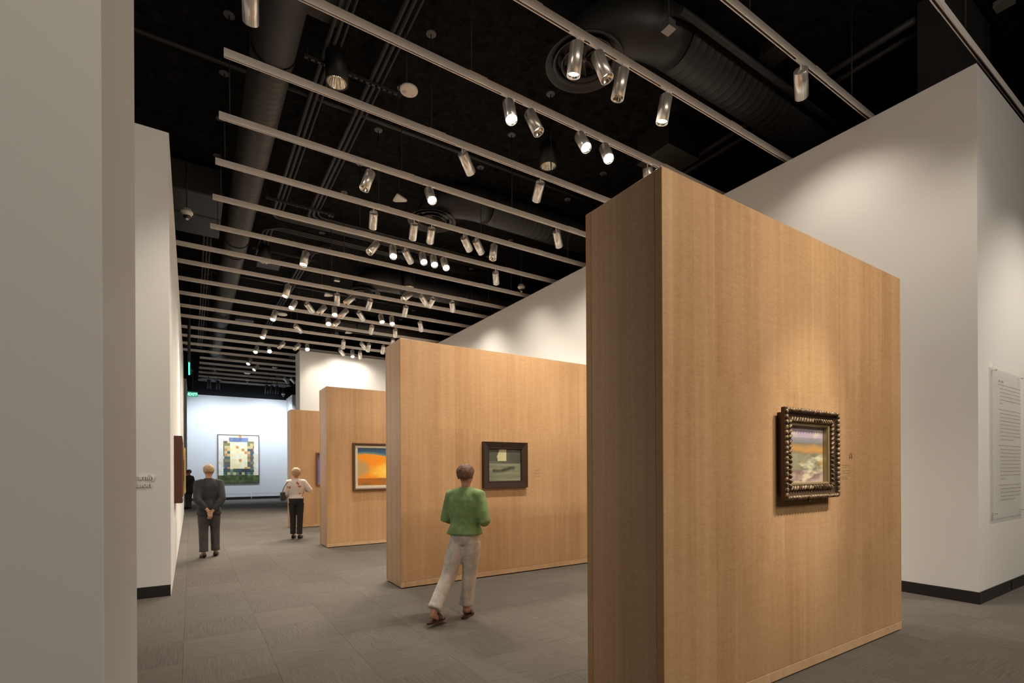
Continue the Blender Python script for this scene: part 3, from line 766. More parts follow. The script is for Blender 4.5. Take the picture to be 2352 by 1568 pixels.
# four cross ducts dropping to round diffusers
DIFF_Y = [5.03, 9.98, 15.12, 20.2, 25.3]
for i, y in enumerate(DIFF_Y):
    r = empty('cross_duct', (4.4, y, 7.02))
    tag(r, 'dark round duct ending in a drop to a large round diffuser, %s from the front' % ORD[i], 'duct', 'cross ducts with round diffusers')
    zc = .085
    # horizontal run
    x1 = 6.6 if i < 4 else 2.0
    straight_duct(r, (1.0, -.65, zc + .05), (x1, -.65, zc + .05), .33, M_duct2, step=.14)
    # elbow: from the run round to the vertical drop
    b0, b1, b2, b3 = Vector((1.0, -.65, zc + .05)), Vector((.3, -.65, zc + .05)), Vector((0, -.05, zc + .22)), Vector((0, 0, -.02))
    el = [b0 * (1 - s_) ** 3 + b1 * 3 * s_ * (1 - s_) ** 2 + b2 * 3 * s_ * s_ * (1 - s_) + b3 * s_ ** 3 for s_ in [q_ / 12 for q_ in range(13)]]
    MB().sweep(el, [.33 - .03 * q_ / 12 for q_ in range(13)], n=32).build('elbow', M_duct2, r)
    band(r, (1.0, -.65, zc + .05), (1, 0, 0), .335); band(r, (.92, -.65, zc + .05), (1, 0, 0), .333, wd=.015)
    dz = -.02
    MB().lathe([(.30, .10), (.30, dz), (.34, dz - .03), (.42, dz - .05), (.50, dz - .10), (.515, dz - .13), (.508, dz - .135), (.49, dz - .12), (.41, dz - .075), (.35, dz - .06)], 48).build('diffuser_cone', M_duct2, r)
    MB().lathe([(.41, dz - .12), (.35, dz - .06), (.345, dz - .062), (.40, dz - .125), (.41, dz - .12)], 48).build('diffuser_ring', M_duct2, r)
    MB().lathe([(.305, dz - .14), (.27, dz - .07), (.265, dz - .072), (.295, dz - .145), (.305, dz - .14)], 48).build('diffuser_ring', M_duct2, r)
    for q in range(8):
        a = 2 * PI * q / 8 + .2
        m4 = Matrix.Rotation(a, 4, 'Z') @ Matrix.Translation((0, 0, dz - .06)) @ Matrix.Rotation(.5, 4, 'X')
        vb = MB(); vs = [m4 @ Vector(v) for v in ((.03, -.012, 0), (.26, -.07, 0), (.26, .07, 0), (.03, .012, 0), (.03, -.012, .004), (.26, -.07, .004), (.26, .07, .004), (.03, .012, .004))]
        vb.add(vs, [(0, 3, 2, 1), (4, 5, 6, 7), (0, 1, 5, 4), (1, 2, 6, 5), (2, 3, 7, 6), (3, 0, 4, 7)]); vb.build('damper_blade', M_duct2, r)
    MB().lathe([(.0001, dz - .09), (.03, dz - .085), (.03, dz - .02), (.0001, dz - .02)], 14).build('hub', M_canopy, r)
    # hangers
    for hx in (2.0, 4.0):
        if hx < x1: MB().box(hx - .012, hx + .012, -.655, -.645, zc + .3, CEIL - 7.02).build('hanger_strap', M_rod, r)
# diffusers over the end room
for i, (x, y) in enumerate(((0.85, 29.2), (4.1, 29.2))):
    r = empty('round_diffuser', (x, y, 6.2)); tag(r, ['dark round diffuser near the exit sign in the end room', 'dark round diffuser above the right end of the far wall'][i], 'diffuser')
    MB().lathe([(.25, .2), (.26, 0), (.42, -.05), (.50, -.10), (.49, -.11), (.36, -.07), (.30, -.03)], 36).build('diffuser_cone', M_duct2, r)
    MB().lathe([(.0001, -.06), (.12, -.06), (.2, -.02), (.12, 0), (.0001, 0)], 24).build('hub', M_duct2, r)
    MB().sweep([(0, 0, 0), (0, 0, CEIL - 6.21)], .25, n=24).build('drop_duct', M_duct2, r)

# ------------------------------------------------------------ pipes and conduits
def pipe(pts, r, label, name='conduit', group=None, mat=None):
    p0 = Vector(pts[0]); o = MB().sweep([Vector(p) - p0 for p in pts], r, n=12).build(name, mat or M_conduit); o.location = p0
    tag(o, label, 'pipe', group); return o
def bend(p, a, b, rad, n_=5):
    """rounded corner at p between directions from a and to b"""
    p = Vector(p); da = (Vector(a) - p).normalized(); db = (Vector(b) - p).normalized()
    A = p + da * rad; B = p + db * rad
    return [A.lerp(p, t).lerp(p.lerp(B, t), t) for t in [k / n_ for k in range(n_ + 1)]]
for grp, (xb, ye, nm) in enumerate(((1.58, 12.35, 'left'), (2.27, 12.0, 'right'))):
    for q in range(3):
        x = xb + q * .085; yy = ye + q * .085 if False else ye + (2 - q) * .09
        rr = (.032, .028, .018)[q]
        pts = [(x, 3.0, 7.32), *bend((x, yy, 7.32), (x, 3, 7.32), (7.2, yy, 7.32), .25), (7.2, yy, 7.32)]
        pipe(pts, rr, 'dark conduit, %s of three in the %s bank, bending right' % (('left', 'middle', 'right')[q], nm), group='banks of ceiling conduits')
for q in range(3):
    x = 1.5 + q * .09
    pipe([(7.2, 13.2 - q * .09, 7.34), *bend((x, 13.2 - q * .09, 7.34), (7, 13.2 - q * .09, 7.34), (x, 17, 7.34), .3), (x, 15.0, 7.34)], .02,
         'thin dark conduit turning beside the trunk duct, %s of three' % ORD[q], group='thin conduits behind the trunk duct bend')
for q in range(3):
    x = 2.62 + q * .085
    pipe([(x + .30, 13.5, 7.32), (x + .25, 13.6, 7.32), (x, 14.1, 7.32), (x - .1, 23, 7.32)], .026, 'dark conduit of the farther middle bank, %s from the left' % ORD[q], group='farther bank of conduits')
for q in range(3):
    pipe([(.28 + q * .07, 13.3, 7.0), (.28 + q * .07, 26, 7.0)], .022, 'thin dark conduit left of the far trunk duct, %s from the left' % ORD[q], group='conduits left of the trunk duct')
pipe([(-3, 8.32, 7.42), (7.3, 8.32, 7.42)], .032, 'dark sprinkler pipe crossing under the ceiling behind the third rail', 'sprinkler_pipe')
pipe([(5.0, 3.96, 7.05), (9.5, 3.96, 7.05)], .042, 'dark pipe running beside the nearest cross duct', 'sprinkler_pipe')
pipe([(-3, 17.2, 7.42), (7.3, 17.2, 7.42)], .03, 'dark sprinkler pipe crossing the ceiling in mid gallery', 'sprinkler_pipe')
for px_, sd in ((7.9, 'left'), (8.15, 'right')):
    pipe([(px_, 2.62, 7.3), (px_, 3.86, 7.3)], .045, 'dark pipe above the right wall before the nearest cross duct, %s one' % sd, 'sprinkler_pipe', 'pipes above the right wall')
    pipe([(px_, 4.86, 7.3), (px_, 8.9, 7.3)], .045, 'dark pipe above the right wall behind the nearest cross duct, %s one' % sd, 'sprinkler_pipe', 'pipes above the right wall')
for i, (x0, x1, y) in enumerate(((1.35, 2.75, 7.35), (1.35, 2.75, 11.6), (1.35, 2.9, 14.4), (2.3, 3.0, 16.5), (2.3, 3.0, 19.5))):
    r = MB()
    r.box(x0, x1, y - .02, y - .016, 7.24, 7.28).box(x0, x1, y + .016, y + .02, 7.24, 7.28)
    xx = x0
    while xx < x1 - .05:
        r.box(xx, xx + .045, y - .016, y + .016, 7.24, 7.243); xx += .085
    r.sweep([(x0 + .04, y, 7.24), (x0 + .04, y, 7.49)], .006, n=6).sweep([(x1 - .04, y, 7.24), (x1 - .04, y, 7.49)], .006, n=6)
    o = r.build('strut_channel', M_conduit); tag(o, 'slotted strut holding the conduits, %s from the front' % ORD[i], 'bracket', 'slotted struts under the conduits')

# ------------------------------------------------------------ can downlights, sensors, cameras, boxes
CANS = [(1.73, 7.14, 'nearest black can downlight, beside the trunk duct'), (5.37, 7.11, 'black can downlight hanging above the gap between two partitions'),
        (1.63, 14.27, 'black can downlight partly behind a rail, beside the trunk duct'), (5.44, 14.0, 'black can downlight low above the second partition'),
        (2.51, 23.31, 'farthest black can downlight, near the end of the rails')]
for x, y, lb in CANS:
    r = empty('can_downlight', (x, y, 6.9)); tag(r, lb, 'downlight', 'black can downlights')
    MB().lathe([(.0001, .40), (.145, .40), (.152, .39), (.152, 0), (.132, 0), (.132, .1)], 28).build('can_housing', M_blackcan, r)
    mb = MB(); n_ = 40; vs = []; fs = []
    for j, (rr, zz) in enumerate(((.132, .003), (.115, .07), (.075, .15), (.035, .19))):
        for k in range(n_):
            rk = rr * (1 - (.05 if k % 2 else 0)); vs.append((rk * math.cos(2 * PI * k / n_), rk * math.sin(2 * PI * k / n_), zz))
    for j in range(3):
        for k in range(n_): fs.append((j * n_ + k, j * n_ + (k + 1) % n_, (j + 1) * n_ + (k + 1) % n_, (j + 1) * n_ + k))
    mb.add(vs, fs); mb.build('reflector', M_reflector, r)
    MB().lathe([(.0001, .12), (.025, .13), (.03, .19), (.0001, .2)], 12).build('lamp', M_glow[1], r)
    MB().sweep([(0, 0, .4), (0, 0, CEIL - 6.9)], .009, n=8).build('stem', M_rod, r)

r = empty('smoke_detector', (2.44, 6.26, 6.5)); tag(r, 'round cream smoke detector disc hung between the front rails', 'detector')
MB().lathe([(.0001, 0), (.09, 0), (.112, .006), (.118, .018), (.115, .034), (.0001, .036)], 36).build('disc', M_device, r)
MB().lathe([(.0001, -.006), (.026, -.006), (.032, 0)], 20, Matrix.Translation((-.05, .035, 0))).build('sensor_ring', plain('sensor_grey', (.5, .48, .44), .4), r)
MB().box(.055, .075, .035, .045, -.0008, .0004).build('mark', plain('red_mark', (.5, .12, .06), .5), r)
MB().sweep([(-.03, 0, .03), (-.03, 0, 1.0)], .007, n=8).build('stem', M_rod, r)

TRI = [(3.26, 8.87, 'nearest white triangular sensor, under the front rails'), (3.31, 14.8, 'white triangular sensor left of the third round diffuser'),
       (4.82, 18.45, 'white triangular sensor right of the fourth round diffuser'), (3.42, 26.55, 'farthest white triangular sensor, near the end of the rails')]
for x, y, lb in TRI:
    mb = MB(); n_ = 30; prof = [(.0, .02), (.75, .0), (1.0, .02), (1.0, .045), (.0, .05)]
    vs = []; fs = []
    for s_, z_ in prof:
        for k in range(n_):
            a = 2 * PI * k / n_
            am = ((a + PI / 2 + .57 + PI / 3) % (2 * PI / 3)) - PI / 3; rr = min(.5 / math.cos(PI / 3 - abs(am)) * 1.0, .86) * .175 * max(s_, .001)
            vs.append((rr * math.cos(a), rr * math.sin(a), z_))
    for j in range(len(prof) - 1):
        for k in range(n_): fs.append((j * n_ + k, j * n_ + (k + 1) % n_, (j + 1) * n_ + (k + 1) % n_, (j + 1) * n_ + k))
    mb.add(vs, fs, True)
    r = empty('ceiling_sensor', (x, y, 6.5)); tag(r, lb, 'sensor', 'white triangular sensors')
    mb.build('sensor_body', M_device, r); MB().sweep([(0, 0, .05), (0, 0, 1.0)], .007, n=8).build('stem', M_rod, r)
for x, y, lb in ((2.48, 17.38, 'white oval ceiling disc beside a glaring spotlight'), (2.45, 28.8, 'white oval ceiling disc above a dome camera in the end room')):
    r = empty('ceiling_disc', (x, y, 6.5)); tag(r, lb, 'detector', 'small white ceiling discs')
    MB().lathe([(.0001, 0), (.13, 0), (.15, .015), (.15, .04), (.0001, .05)], 28).build('disc', M_device, r)
    MB().sweep([(0, 0, .04), (0, 0, 1.0)], .007, n=8).build('stem', M_rod, r)

DOMES = [(-0.04, 10.96, 6.3, 'dome camera above the left wall, nearest one'), (7.29, 10.84, 6.3, 'dome camera above the right white wall'),
         (-0.07, 22.2, 6.3, 'dome camera above the far end of the left wall'), (0.03, 28.04, 6.3, 'dome camera beside the edge-on exit sign'),
         (2.51, 29.49, 6.3, 'dome camera below the white disc in the end room'), (4.3, 29.9, 5.75, 'dome camera at the right end of the far wall')]
for x, y, z, lb in DOMES:
    r = empty('dome_camera', (x, y, z)); tag(r, 'white ' + lb, 'camera', 'white dome cameras')
    MB().lathe([(.0001, .05), (.07, .05), (.072, .012), (.098, .0), (.10, -.03), (.078, -.04), (.072, -.07), (.062, -.075)], 28).build('housing', M_device, r)
    MB().lathe([(.062, -.072), (.058, -.10), (.04, -.125), (.0001, -.135)], 24).build('dome', M_dome, r)
    MB().lathe([(.03, -.12), (.022, -.145), (.0001, -.15)], 14).build('lens', M_device, r)
    MB().sweep([(0, 0, .04), (0, 0, CEIL - z)], .012, n=8).build('stem', M_rod, r)

def hang_box(name, x, y, z, sx, sy, sz, lb, mat, rz=0):
    r = empty(name, (x, y, z), rz); tag(r, lb, 'box')
    MB().bbox(-sx / 2, sx / 2, -sy / 2, sy / 2, 0, sz, .004).build('housing', M_canopy, r)
    MB().bbox(-sx / 2 - .003, sx / 2 + .003, -sy / 2 - .003, sy / 2 + .003, -.004, 0, .001).build('cover_plate', mat, r)
    MB().sweep([(0, 0, sz), (0, 0, CEIL - z)], .014, n=8).build('stem', M_rod, r)
hang_box('junction_box', 4.87, 4.04, 6.8, .12, .12, .10, 'small junction box on a pipe before the nearest cross duct', plain('grey_plate', (.30, .28, .26), .5))
hang_box('junction_box', 3.45, 14.33, 6.8, .14, .11, .07, 'small junction box with pale cover above the mid gallery rails', M_device)
hang_box('junction_box', 8.0, 1.8, 6.9, .16, .16, .05, 'grey box near the top right corner above the wall', plain('grey_plate2', (.16, .15, .14), .5))
for x, y, z, sx, sy, lb in ((6.99, 3.97, 7.36, .32, .22, 'dark flat ceiling panel above the right wall corner'), (7.2, 6.0, 7.0, .8, .7, 'big dark ventilation box above the nearest partition'),
                            (1.85, 15.4, 7.25, .55, .45, 'dark grey access panel beside the trunk duct, near one'), (1.75, 21.6, 7.25, .6, .5, 'dark grey access panel beside the trunk duct, far one')):
    r = empty('ceiling_box', (x, y, z)); tag(r, lb, 'box')
    hgt = CEIL - z
    MB().bbox(-sx / 2, sx / 2, -sy / 2, sy / 2, 0, hgt, .004).build('housing', M_duct2, r)
    MB().bbox(-sx / 2 - .01, sx / 2 + .01, -sy / 2 - .01, sy / 2 + .01, -.006, 0, .001).build('cover_plate', M_duct, r)

# exit signs
M_exitg = plain('exit_green', (0.0, 0.12, 0.05), .4, 0, (0.02, .55, .25), .6)
M_exitl = plain('exit_letters', (.6, 1, .8), .4, 0, (.3, 1.0, .55), 2.2)
ex = empty('exit_sign', (0.08, 26.0, 4.93)); tag(ex, 'green lit EXIT sign hung at the left end of the far wall', 'sign')
MB().bbox(-.19, .19, -.02, .02, .075, .125, .003).build('housing', M_grey, ex)
MB().bbox(-.19, .19, -.012, .012, -.13, .075, .002).build('face', M_exitg, ex)
text_obj('EXIT', .165, .004, M_exitl, ex, (0, -.017, -.085), (PI / 2, 0, 0), 'letters', .004, 'CENTER')
for sx in (-1, 1):
    mb = MB(); mb.add([(sx * .182, -.018, -.03), (sx * .158, -.018, -.065), (sx * .158, -.018, .005), (sx * .182, -.014, -.03), (sx * .158, -.014, -.065), (sx * .158, -.014, .005)],
                      [(0, 1, 2), (3, 5, 4), (0, 3, 4, 1), (1, 4, 5, 2), (2, 5, 3, 0)]); mb.build('arrow', M_exitl, ex)
MB().sweep([(0, 0, .12), (0, 0, CEIL - 4.93)], .015, n=8).build('stem', M_rod, ex)
ex = empty('exit_sign', (-0.03, 18.5, 4.72)); tag(ex, 'green lit exit sign seen edge on beside the left wall', 'sign')
MB().bbox(-.03, .03, -.17, .17, .16, .2, .003).build('housing', M_grey, ex)
MB().bbox(-.02, .02, -.17, .17, -.17, .16, .002).build('face', plain('exit_edge', (0, .3, .12), .4, 0, (.05, .9, .42), 2.5), ex)
MB().sweep([(0, 0, .2), (0, 0, CEIL - 4.72)], .04, n=10).build('stem', M_rod, ex)

# low floor barrier before the far wall
r = empty('floor_barrier', (2.68, 29.6, 0)); tag(r, 'low wire barrier on a thin white post before the far picture', 'barrier')
MB().sweep([(0, 0, 0), (0, 0, .36)], .018, n=10).build('post', M_device, r)
MB().sweep([(-2.3, 0, 0), (-2.3, 0, .36)], .018, n=10).build('post', M_device, r)
MB().sweep([(1.6, 0, 0), (1.6, 0, .36)], .018, n=10).build('post', M_device, r)
MB().sweep([(-2.3, 0, .34), (1.6, 0, .34)], .005, n=6).build('wire', M_grey, r)

# ------------------------------------------------------------ visitors
M_skin = plain('skin', (0.46, 0.25, 0.17), 0.5)
def skin_mesh(name, verts, edges, radii, mat, root=0, lv=2):
    me = D.meshes.new(name); me.from_pydata([tuple(v) for v in verts], edges, [])
    o = D.objects.new(name + '_tmp', me); COL.objects.link(o)
    m = o.modifiers.new('skin', 'SKIN'); m.use_smooth_shade = True; m.branch_smoothing = 0.6
    sv = me.skin_vertices[0].data
    for i, r in enumerate(radii):
        sv[i].radius = (r, r) if not hasattr(r, '__len__') else r
        sv[i].use_root = (i == root)
    s = o.modifiers.new('sub', 'SUBSURF'); s.levels = lv; s.render_levels = lv
    dg = bpy.context.evaluated_depsgraph_get(); dg.update()
    out = D.meshes.new_from_object(o.evaluated_get(dg)); D.objects.remove(o)
    out.name = name; out.materials.clear(); out.materials.append(mat)
    for p in out.polygons: p.use_smooth = True
    return out
def hand_pts(wr, d, side, h):
    """palm + five fingers from wrist wr along d, thumb to 'side'; returns list of chains"""
    d = Vector(d).normalized(); side = Vector(side).normalized(); nrm = d.cross(side)
    palm = wr + d * .045 * h / 1.7
    ch = []
    for k, (off, ln) in enumerate(((-.026, .062), (-.009, .073), (.009, .078), (.026, .070))):
        b0 = wr + d * .085 * h / 1.7 + side * off
        ch.append(([b0, b0 + d * ln * .5 + nrm * .010, b0 + d * ln * .85 + nrm * .026], (.0088, .008, .007)))
    t0 = wr + d * .03 + side * .03
    ch.append(([t0, t0 + d * .03 + side * .02, t0 + d * .055 + side * .018 + nrm * .012], (.010, .009, .0075)))
    return palm, ch

def fuse(o, vx=.011, it=5):
    m = o.modifiers.new('fuse', 'REMESH'); m.mode = 'VOXEL'; m.voxel_size = vx; m.use_smooth_shade = True
    m = o.modifiers.new('smooth', 'SMOOTH'); m.factor = .5; m.iterations = it

def person(name, loc, rz, h, label, arms, feet, garments, hair, lean=0.0, head_turn=0.0, hands_dir=None):
    """arms: [(elbow, wrist)]*2 in metres, left then right; feet: [(ankle, toe_dir)]*2 ; front is +Y"""
    V = []; E = []; Rr = []
    def add(p, r, prev=None):
        V.append(Vector(p)); Rr.append(r)
        if prev is not None: E.append((prev, len(V) - 1))
        return len(V) - 1
    L = lambda z: lean * (z / h)
    pel = add((0, L(.53 * h), .53 * h), .072 * h)
    wst = add((0, L(.61 * h), .61 * h), .056 * h, pel)
    chs = add((0, L(.71 * h) - .005, .71 * h), .060 * h, wst)
    shc = add((0, L(.79 * h) - .005, .79 * h), (.06 * h, .045 * h), chs)
    nk = add((0, L(.84 * h) + .0, .84 * h), .031 * h, shc)
    jw = add((0, L(.88 * h) + .018 * h, .88 * h), (.040 * h, .043 * h), nk)
    sk = add((0, L(.93 * h) + .008 * h, .935 * h), (.046 * h, .055 * h), jw)
    tp_ = add((0, L(.97 * h) + .0, .965 * h), (.034 * h, .040 * h), sk)
    add((0, L(.915 * h) + .066 * h, .912 * h), .009 * h, sk)        # nose
    for s in (-1, 1): add((s * .050 * h, L(.915 * h), .912 * h), .010 * h, sk)   # ears
    for s, (el, wr) in zip((-1, 1), arms):
        sh = add((s * .108 * h, L(.79 * h), .79 * h), .034 * h, shc)
        e_ = add(el, .024 * h, sh); wv = Vector(wr); ev = Vector(el)
        m_ = add(ev.lerp(wv, .4), .023 * h, e_); w_ = add(wv, .016 * h, m_)
        d = (wv - ev).normalized()
        if hands_dir: d = (d + Vector(hands_dir)).normalized()
        side = Vector((0, 0, 1)) if abs(d.z) < .7 else Vector((-s, 0, 0))
        side = (side - d * side.dot(d)).normalized()
        palm, chains = hand_pts(wv, d, side, h)
        pm = add(palm, (.022, .016), w_)
        for pts, rs in chains:
            pv = pm
            for p, r in zip(pts, rs): pv = add(p, r, pv)
    for s, (an, td) in zip((-1, 1), feet):
        hp = add((s * .052 * h, L(.50 * h), .495 * h), .052 * h, pel)
        an = Vector(an); hv = Vector((s * .052 * h, L(.5 * h), .495 * h)); td = Vector((td[0], td[1], 0)).normalized()
        kn = hv.lerp(an, .5) + td * .035 * h * (1.0 if abs(an.y) > .1 else .35)
        k_ = add(kn, .034 * h, hp); c_ = add(kn.lerp(an, .35), .033 * h, k_); a_ = add(an, .020 * h, c_)
        hl = add(an + td * -.025 - Vector((0, 0, an.z * .45)), .022 * h, a_)
        bl = add(an + td * .11 + Vector((0, 0, -an.z + .028)), (.026 * h, .013 * h), a_)
        add(an + td * .165 + Vector((0, 0, -an.z + .022)), (.022 * h, .010 * h), bl)
    me = skin_mesh(name, V, E, Rr, M_skin)
    body = D.objects.new(name, me); COL.objects.link(body); body.location = loc; body.rotation_euler = (0, 0, rz)
    tag(body, label, 'person')
    # eyes, mouth
    ez = .925 * h
    for s in (-1, 1):
        MB().lathe([(.0001, -.011), (.008, -.008), (.011, 0), (.008, .008), (.0001, .011)], 10, Matrix.Translation((s * .019 * h, L(ez) + .055 * h, ez))).build('eye', plain('eye', (.3, .25, .2), .2), body)
    MB().sweep([(-.02, L(.89 * h) + .060 * h, .887 * h), (0, L(.89 * h) + .064 * h, .885 * h), (.02, L(.89 * h) + .060 * h, .887 * h)], .005, n=6).build('mouth', plain('lips', (.4, .16, .13), .5), body)
    # hair: cap that hugs the skull
    hm, hv, down = hair
    mb = MB(); n_ = 26; vs = []; fs = []; rows = 10
    c = Vector((0, L(.93 * h) + .004, .928 * h))
    for j in range(rows + 1):
        t = j / rows
        for k in range(n_):
            a = 2 * PI * k / n_
            front = max(0, math.sin(a))           # +Y = face side
            end = (PI * .60 + down) * (1 - front * .50) * (1 + .10 * (vnoise(k * 1.7, 2.2) - .5))
            th = end * t
            wob = 1 + .05 * (vnoise(k * .9, j * 1.3 + 3) - .5) * 2
            tp2 = 1 - .16 * t ** 4; rx, ry, rz_ = .053 * h * hv * wob * tp2, .061 * h * hv * wob * tp2, .058 * h * hv * wob
            vs.append(c + Vector((math.sin(th) * math.cos(a) * rx, math.sin(th) * math.sin(a) * ry, math.cos(th) * rz_)))
    for j in range(rows):
        for k in range(n_): fs.append((j * n_ + k, (j + 1) * n_ + k, (j + 1) * n_ + (k + 1) % n_, j * n_ + (k + 1) % n_))
    mb.add(vs, fs, True); ho = mb.build('hair', hm, body)
    sm = ho.modifiers.new('solid', 'SOLIDIFY'); sm.thickness = .012; sm.offset = -1
    # garments
    gt = garments
    # torso garment: stacked elliptical sections from hem to neck
    zb, mt = gt['top']; flare = gt.get('flare', 1.0)
    secs = [(zb, .104 * flare, .080 * flare), (zb + .02, .104 * flare, .081 * flare), ((zb + .61 * h) / 2, .100 * (1 + flare) / 2, .078 * (1 + flare) / 2), (.61 * h, .096, .070), (.70 * h, .108, .074), (.76 * h, .116, .070), (.795 * h, .104, .058), (.82 * h, .07, .046), (.845 * h, .037, .038)]
    mb = MB(); n_ = 28; vs = []; fs = []
    for z_, a_, b_2 in secs:
        for k in range(n_):
            an_ = 2 * PI * k / n_
            cs, sn = math.cos(an_), math.sin(an_)
            e_ = .8
            x_ = math.copysign(abs(cs) ** e_, cs) * a_ * h; y_ = math.copysign(abs(sn) ** e_, sn) * b_2 * h
            fold = 1 + .035 * (vnoise(k * .8 + 3, z_ * 9) - .5) * 2
            vs.append((x_ * fold, y_ * fold + L(z_), z_))
    for j in range(len(secs) - 1):
        for k in range(n_): fs.append((j * n_ + k, j * n_ + (k + 1) % n_, (j + 1) * n_ + (k + 1) % n_, (j + 1) * n_ + k))
    fs.append(tuple(reversed(range(n_)))); fs.append(tuple(range((len(secs) - 1) * n_, len(secs) * n_)))
    mb.add(vs, fs, True)
    ups = []
    for s, (el, wr) in zip((-1, 1), arms):
        sh = Vector((s * .098 * h, L(.79 * h), .788 * h)); ev = Vector(el); wv = Vector(wr)
        sl = gt.get('sleeve', 1.0)
        pts = [sh.lerp(Vector((0, L(.79 * h), .79 * h)), .35), sh, sh.lerp(ev, .3), sh.lerp(ev, .7), ev]
        rs = [.05 * h, .047 * h, .043 * h, .040 * h, .038 * h]
        if sl > .5: pts += [ev.lerp(wv, .15), ev.lerp(wv, .5), ev.lerp(wv, .9)]; rs += [.037 * h, .032 * h, .025 * h]
        else: pts += [ev.lerp(wv, .12), ev.lerp(wv, .2)]; rs += [.039 * h, .040 * h]
        mb.sweep(pts, rs, n=16)
    top = mb.build(gt.get('topname', 'shirt'), mt, body); fuse(top)
    # trousers
    mt2 = gt['legs']; mb = MB()
    mb.sweep([(0, L(.62 * h), .615 * h), (0, L(.58 * h), .58 * h), (0, L(.53 * h), .53 * h), (0, L(.48 * h), .475 * h)], [(.083 * h, .070 * h)] * 1 + [(.094 * h, .076 * h), (.100 * h, .082 * h), (.080 * h, .062 * h)], n=24, up=(1, 0, 0))
    for s, (an, td) in zip((-1, 1), feet):
        an = Vector(an); hv_ = Vector((s * .050 * h, L(.5 * h), .50 * h)); td = Vector((td[0], td[1], 0)).normalized()
        kn = hv_.lerp(an, .5) + td * .035 * h * (1.0 if abs(an.y) > .1 else .35)
        wd = gt.get('legw', 1.0); up_ = gt.get('hem', .0)
        pts = [hv_, hv_.lerp(kn, .35), hv_.lerp(kn, .8), kn, kn.lerp(an, .3), kn.lerp(an, .7), kn.lerp(an, 1 - up_)]
        rs = [.055 * h, .053 * h * wd, .045 * h * wd, .043 * h * wd, .042 * h * wd, .040 * h * wd, .041 * h * wd]
        mb.sweep(pts, rs, n=18)
    fuse(mb.build('trousers', mt2, body))
    # shoes
    for s, (an, td) in zip((-1, 1), feet):
        an = Vector(an); td = Vector((td[0], td[1], 0)).normalized()
        g0 = Vector((an.x, an.y, 0)); up = Vector((0, 0, 1)); gz = max(0, an.z - .085)
        if gt.get('sandal'):
            so = MB(); rt = Vector((td.y, -td.x, 0)); lift = gz
            for zz0, zz1 in ((.0, .022),):
                outl = []
                for k in range(18):
                    a = 2 * PI * k / 18
                    q = g0 + td * (.06 + math.cos(a) * .135) + rt * (math.sin(a) * (.040 if math.cos(a) < 0 else .048))
                    outl.append(q)
                vs = [(q.x, q.y, zz0 + lift) for q in outl] + [(q.x, q.y, zz1 + lift) for q in outl]
                fs = [tuple(reversed(range(18))), tuple(range(18, 36))] + [(k, (k + 1) % 18, 18 + (k + 1) % 18, 18 + k) for k in range(18)]
                so.add(vs, fs)
            sh_ = so.build('sandal', gt['shoe'], body)
            st = MB()
            for fwd, hh, wdt in ((.085, .062, .045), (-.035, .055, .034)):
                if fwd < 0: continue
                c0 = g0 + td * fwd
                arc = [c0 + rt * (math.cos(a) * wdt) + up * (.015 + math.sin(a) * hh + lift) for a in [PI * k / 8 for k in range(9)]]
                st.sweep(arc, [(.006, .026)] * 9, n=8, up=tuple(rt))
            st.build('strap', gt['shoe'], sh_)
        else:
            sm_ = MB()
            st0 = g0 + up * (gz)
            sm_.sweep([st0 - td * .055 + up * .035, st0 - td * .045 + up * .045, st0 + up * .05, st0 + td * .06 + up * .042, st0 + td * .13 + up * .032, st0 + td * .17 + up * .026, st0 + td * .185 + up * .024],
                      [(.024, .022), (.042, .033), (.048, .037), (.042, .042), (.033, .045), (.026, .036), (.010, .016)], n=16, up=(0, 0, 1))
            sm_.build('shoe', gt['shoe'], body)
    return body

def cloth(name, col, col2=None, rough=.85, sc=14, p0=.42, p1=.58):
    m, nt, b = mat_new(name); n = N(nt); t = n('ShaderNodeTexCoord')
    no = n('ShaderNodeTexNoise', {'Vector': t.outputs['Object'], 'Scale': sc, 'Detail': 3.0})
    cr = n('ShaderNodeValToRGB', {0: no.outputs['Fac']}); c2 = col2 or tuple(c * .8 for c in col)
    cr.color_ramp.elements[0].color = (*c2, 1); cr.color_ramp.elements[1].color = (*col, 1)
    cr.color_ramp.elements[0].position = p0; cr.color_ramp.elements[1].position = p1
    nt.links.new(cr.outputs[0], b.inputs['Base Color']); b.inputs['Roughness'].default_value = rough
    bp = n('ShaderNodeBump', {'Height': no.outputs['Fac'], 'Strength': .4, 'Distance': .02}); nt.links.new(bp.outputs[0], b.inputs['Normal'])
    return m
M_suit = cloth('charcoal_suit', (0.030, 0.030, 0.034)); M_dktr = cloth('dark_trousers', (0.05, 0.047, 0.046)); M_blackc = cloth('black_cloth', (0.015, 0.014, 0.016))
M_blond = cloth('blond_hair', (0.50, 0.36, 0.20), (0.30, 0.20, 0.11), .6, 60); M_brown = cloth('brown_hair', (0.20, 0.11, 0.06), (0.11, 0.06, 0.035), .6, 60)
M_green = cloth('green_shirt', (0.22, 0.34, 0.14), (0.17, 0.28, 0.11)); M_whitet = cloth('white_trousers', (0.60, 0.55, 0.50))
M_print = cloth('white_red_blouse', (0.62, 0.58, 0.55), (0.38, 0.09, 0.08), .8, 9, .36, .42); M_leather = plain('dark_leather', (0.02, 0.015, 0.012), .4)
M_sandal = plain('brown_sandal', (0.07, 0.032, 0.022), .5)

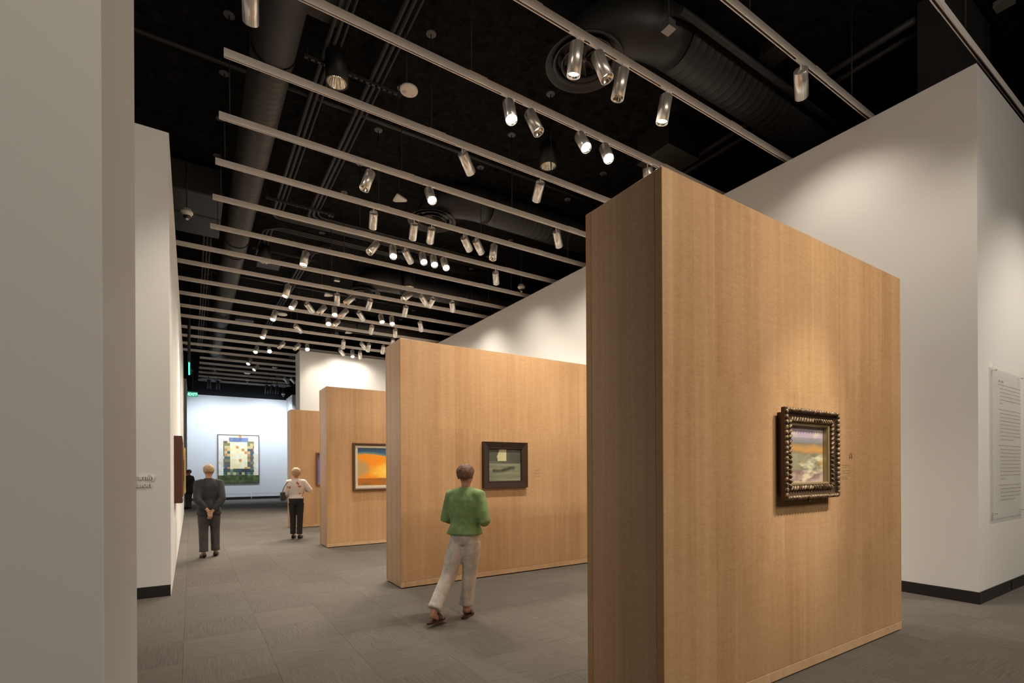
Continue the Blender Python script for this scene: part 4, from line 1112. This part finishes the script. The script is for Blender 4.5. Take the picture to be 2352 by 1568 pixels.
# man in a charcoal suit, hands clasped behind his back
person('person', (0.27, 10.35, 0), 0.05, 1.66, 'man in charcoal suit seen from behind, hands clasped behind his back',
       [((-.19, -.13, 1.03), (-.045, -.185, .86)), ((.19, -.13, 1.03), (.035, -.195, .83))],
       [((-.085, -.03, .085), (-.15, 1)), ((.10, .07, .085), (.2, 1))],
       dict(top=(.76, M_suit), topname='suit_jacket', flare=1.12, legs=M_dktr, shoe=M_leather, legw=1.05, hem=.06), (M_blond, 1.08, .1), 0.02, hands_dir=(0, 0, -.7))
# woman in white and red blouse with dark bag
wm = person('person', (2.0, 12.12, 0), -0.35, 1.60, 'woman in white and red blouse and dark trousers by the farthest partition',
       [((-.23, -.02, 1.00), (-.15, .16, .93)), ((.29, .02, 1.08), (.12, .22, 1.10))],
       [((-.07, .0, .085), (0, 1)), ((.075, -.06, .085), (.1, 1))],
       dict(top=(.90, M_print), topname='blouse', flare=1.08, legs=M_blackc, shoe=M_leather, legw=.95, hem=.05), (M_blond, 1.24, .4), 0.0)
bg = empty('handbag', (1.74, 12.16, 0.86), -.35); tag(bg, 'black shoulder bag hanging at the left hip of the woman in the blouse', 'bag')
MB().bbox(-.045, .045, -.14, .14, 0, .20, .02).build('bag_body', M_leather, bg)
MB().sweep([(0, -.10, .19), (.03, -.09, .30), (.10, -.05, .42), (.10, .05, .42), (.03, .09, .30), (0, .10, .19)], .008, n=8).build('strap', M_leather, bg)
# person in green shirt and white trousers, stepping to the right
person('person', (2.37, 4.60, 0), -0.95, 1.595, 'person in green shirt, white trousers and brown sandals stepping toward the dark framed picture',
       [((-.235, .03, 1.00), (-.09, .21, 1.06)), ((.245, -.02, 1.00), (.09, .19, 1.03))],
       [((-.16, -.38, .12), (.15, 1)), ((.0, .01, .085), (-.05, 1))],
       dict(top=(.86, M_green), topname='shirt', flare=1.14, legs=M_whitet, shoe=M_sandal, sandal=True, legw=1.12, hem=.12, sleeve=.3), (M_brown, 1.16, .16), 0.03)
# visitor in black half hidden by the left wall
person('person', (-0.06, 24.3, 0), 0.9, 1.62, 'person dressed in black half hidden behind the far end of the left wall',
       [((-.24, -.02, 1.03), (-.12, .18, 1.0)), ((.24, -.02, 1.03), (.12, .18, .98))],
       [((-.08, .0, .085), (0, 1)), ((.08, .04, .085), (.1, 1))],
       dict(top=(.62, M_blackc), topname='coat', flare=1.25, legs=M_dktr, shoe=M_leather, hem=.05), (M_brown, 1.06, .2), 0.0)
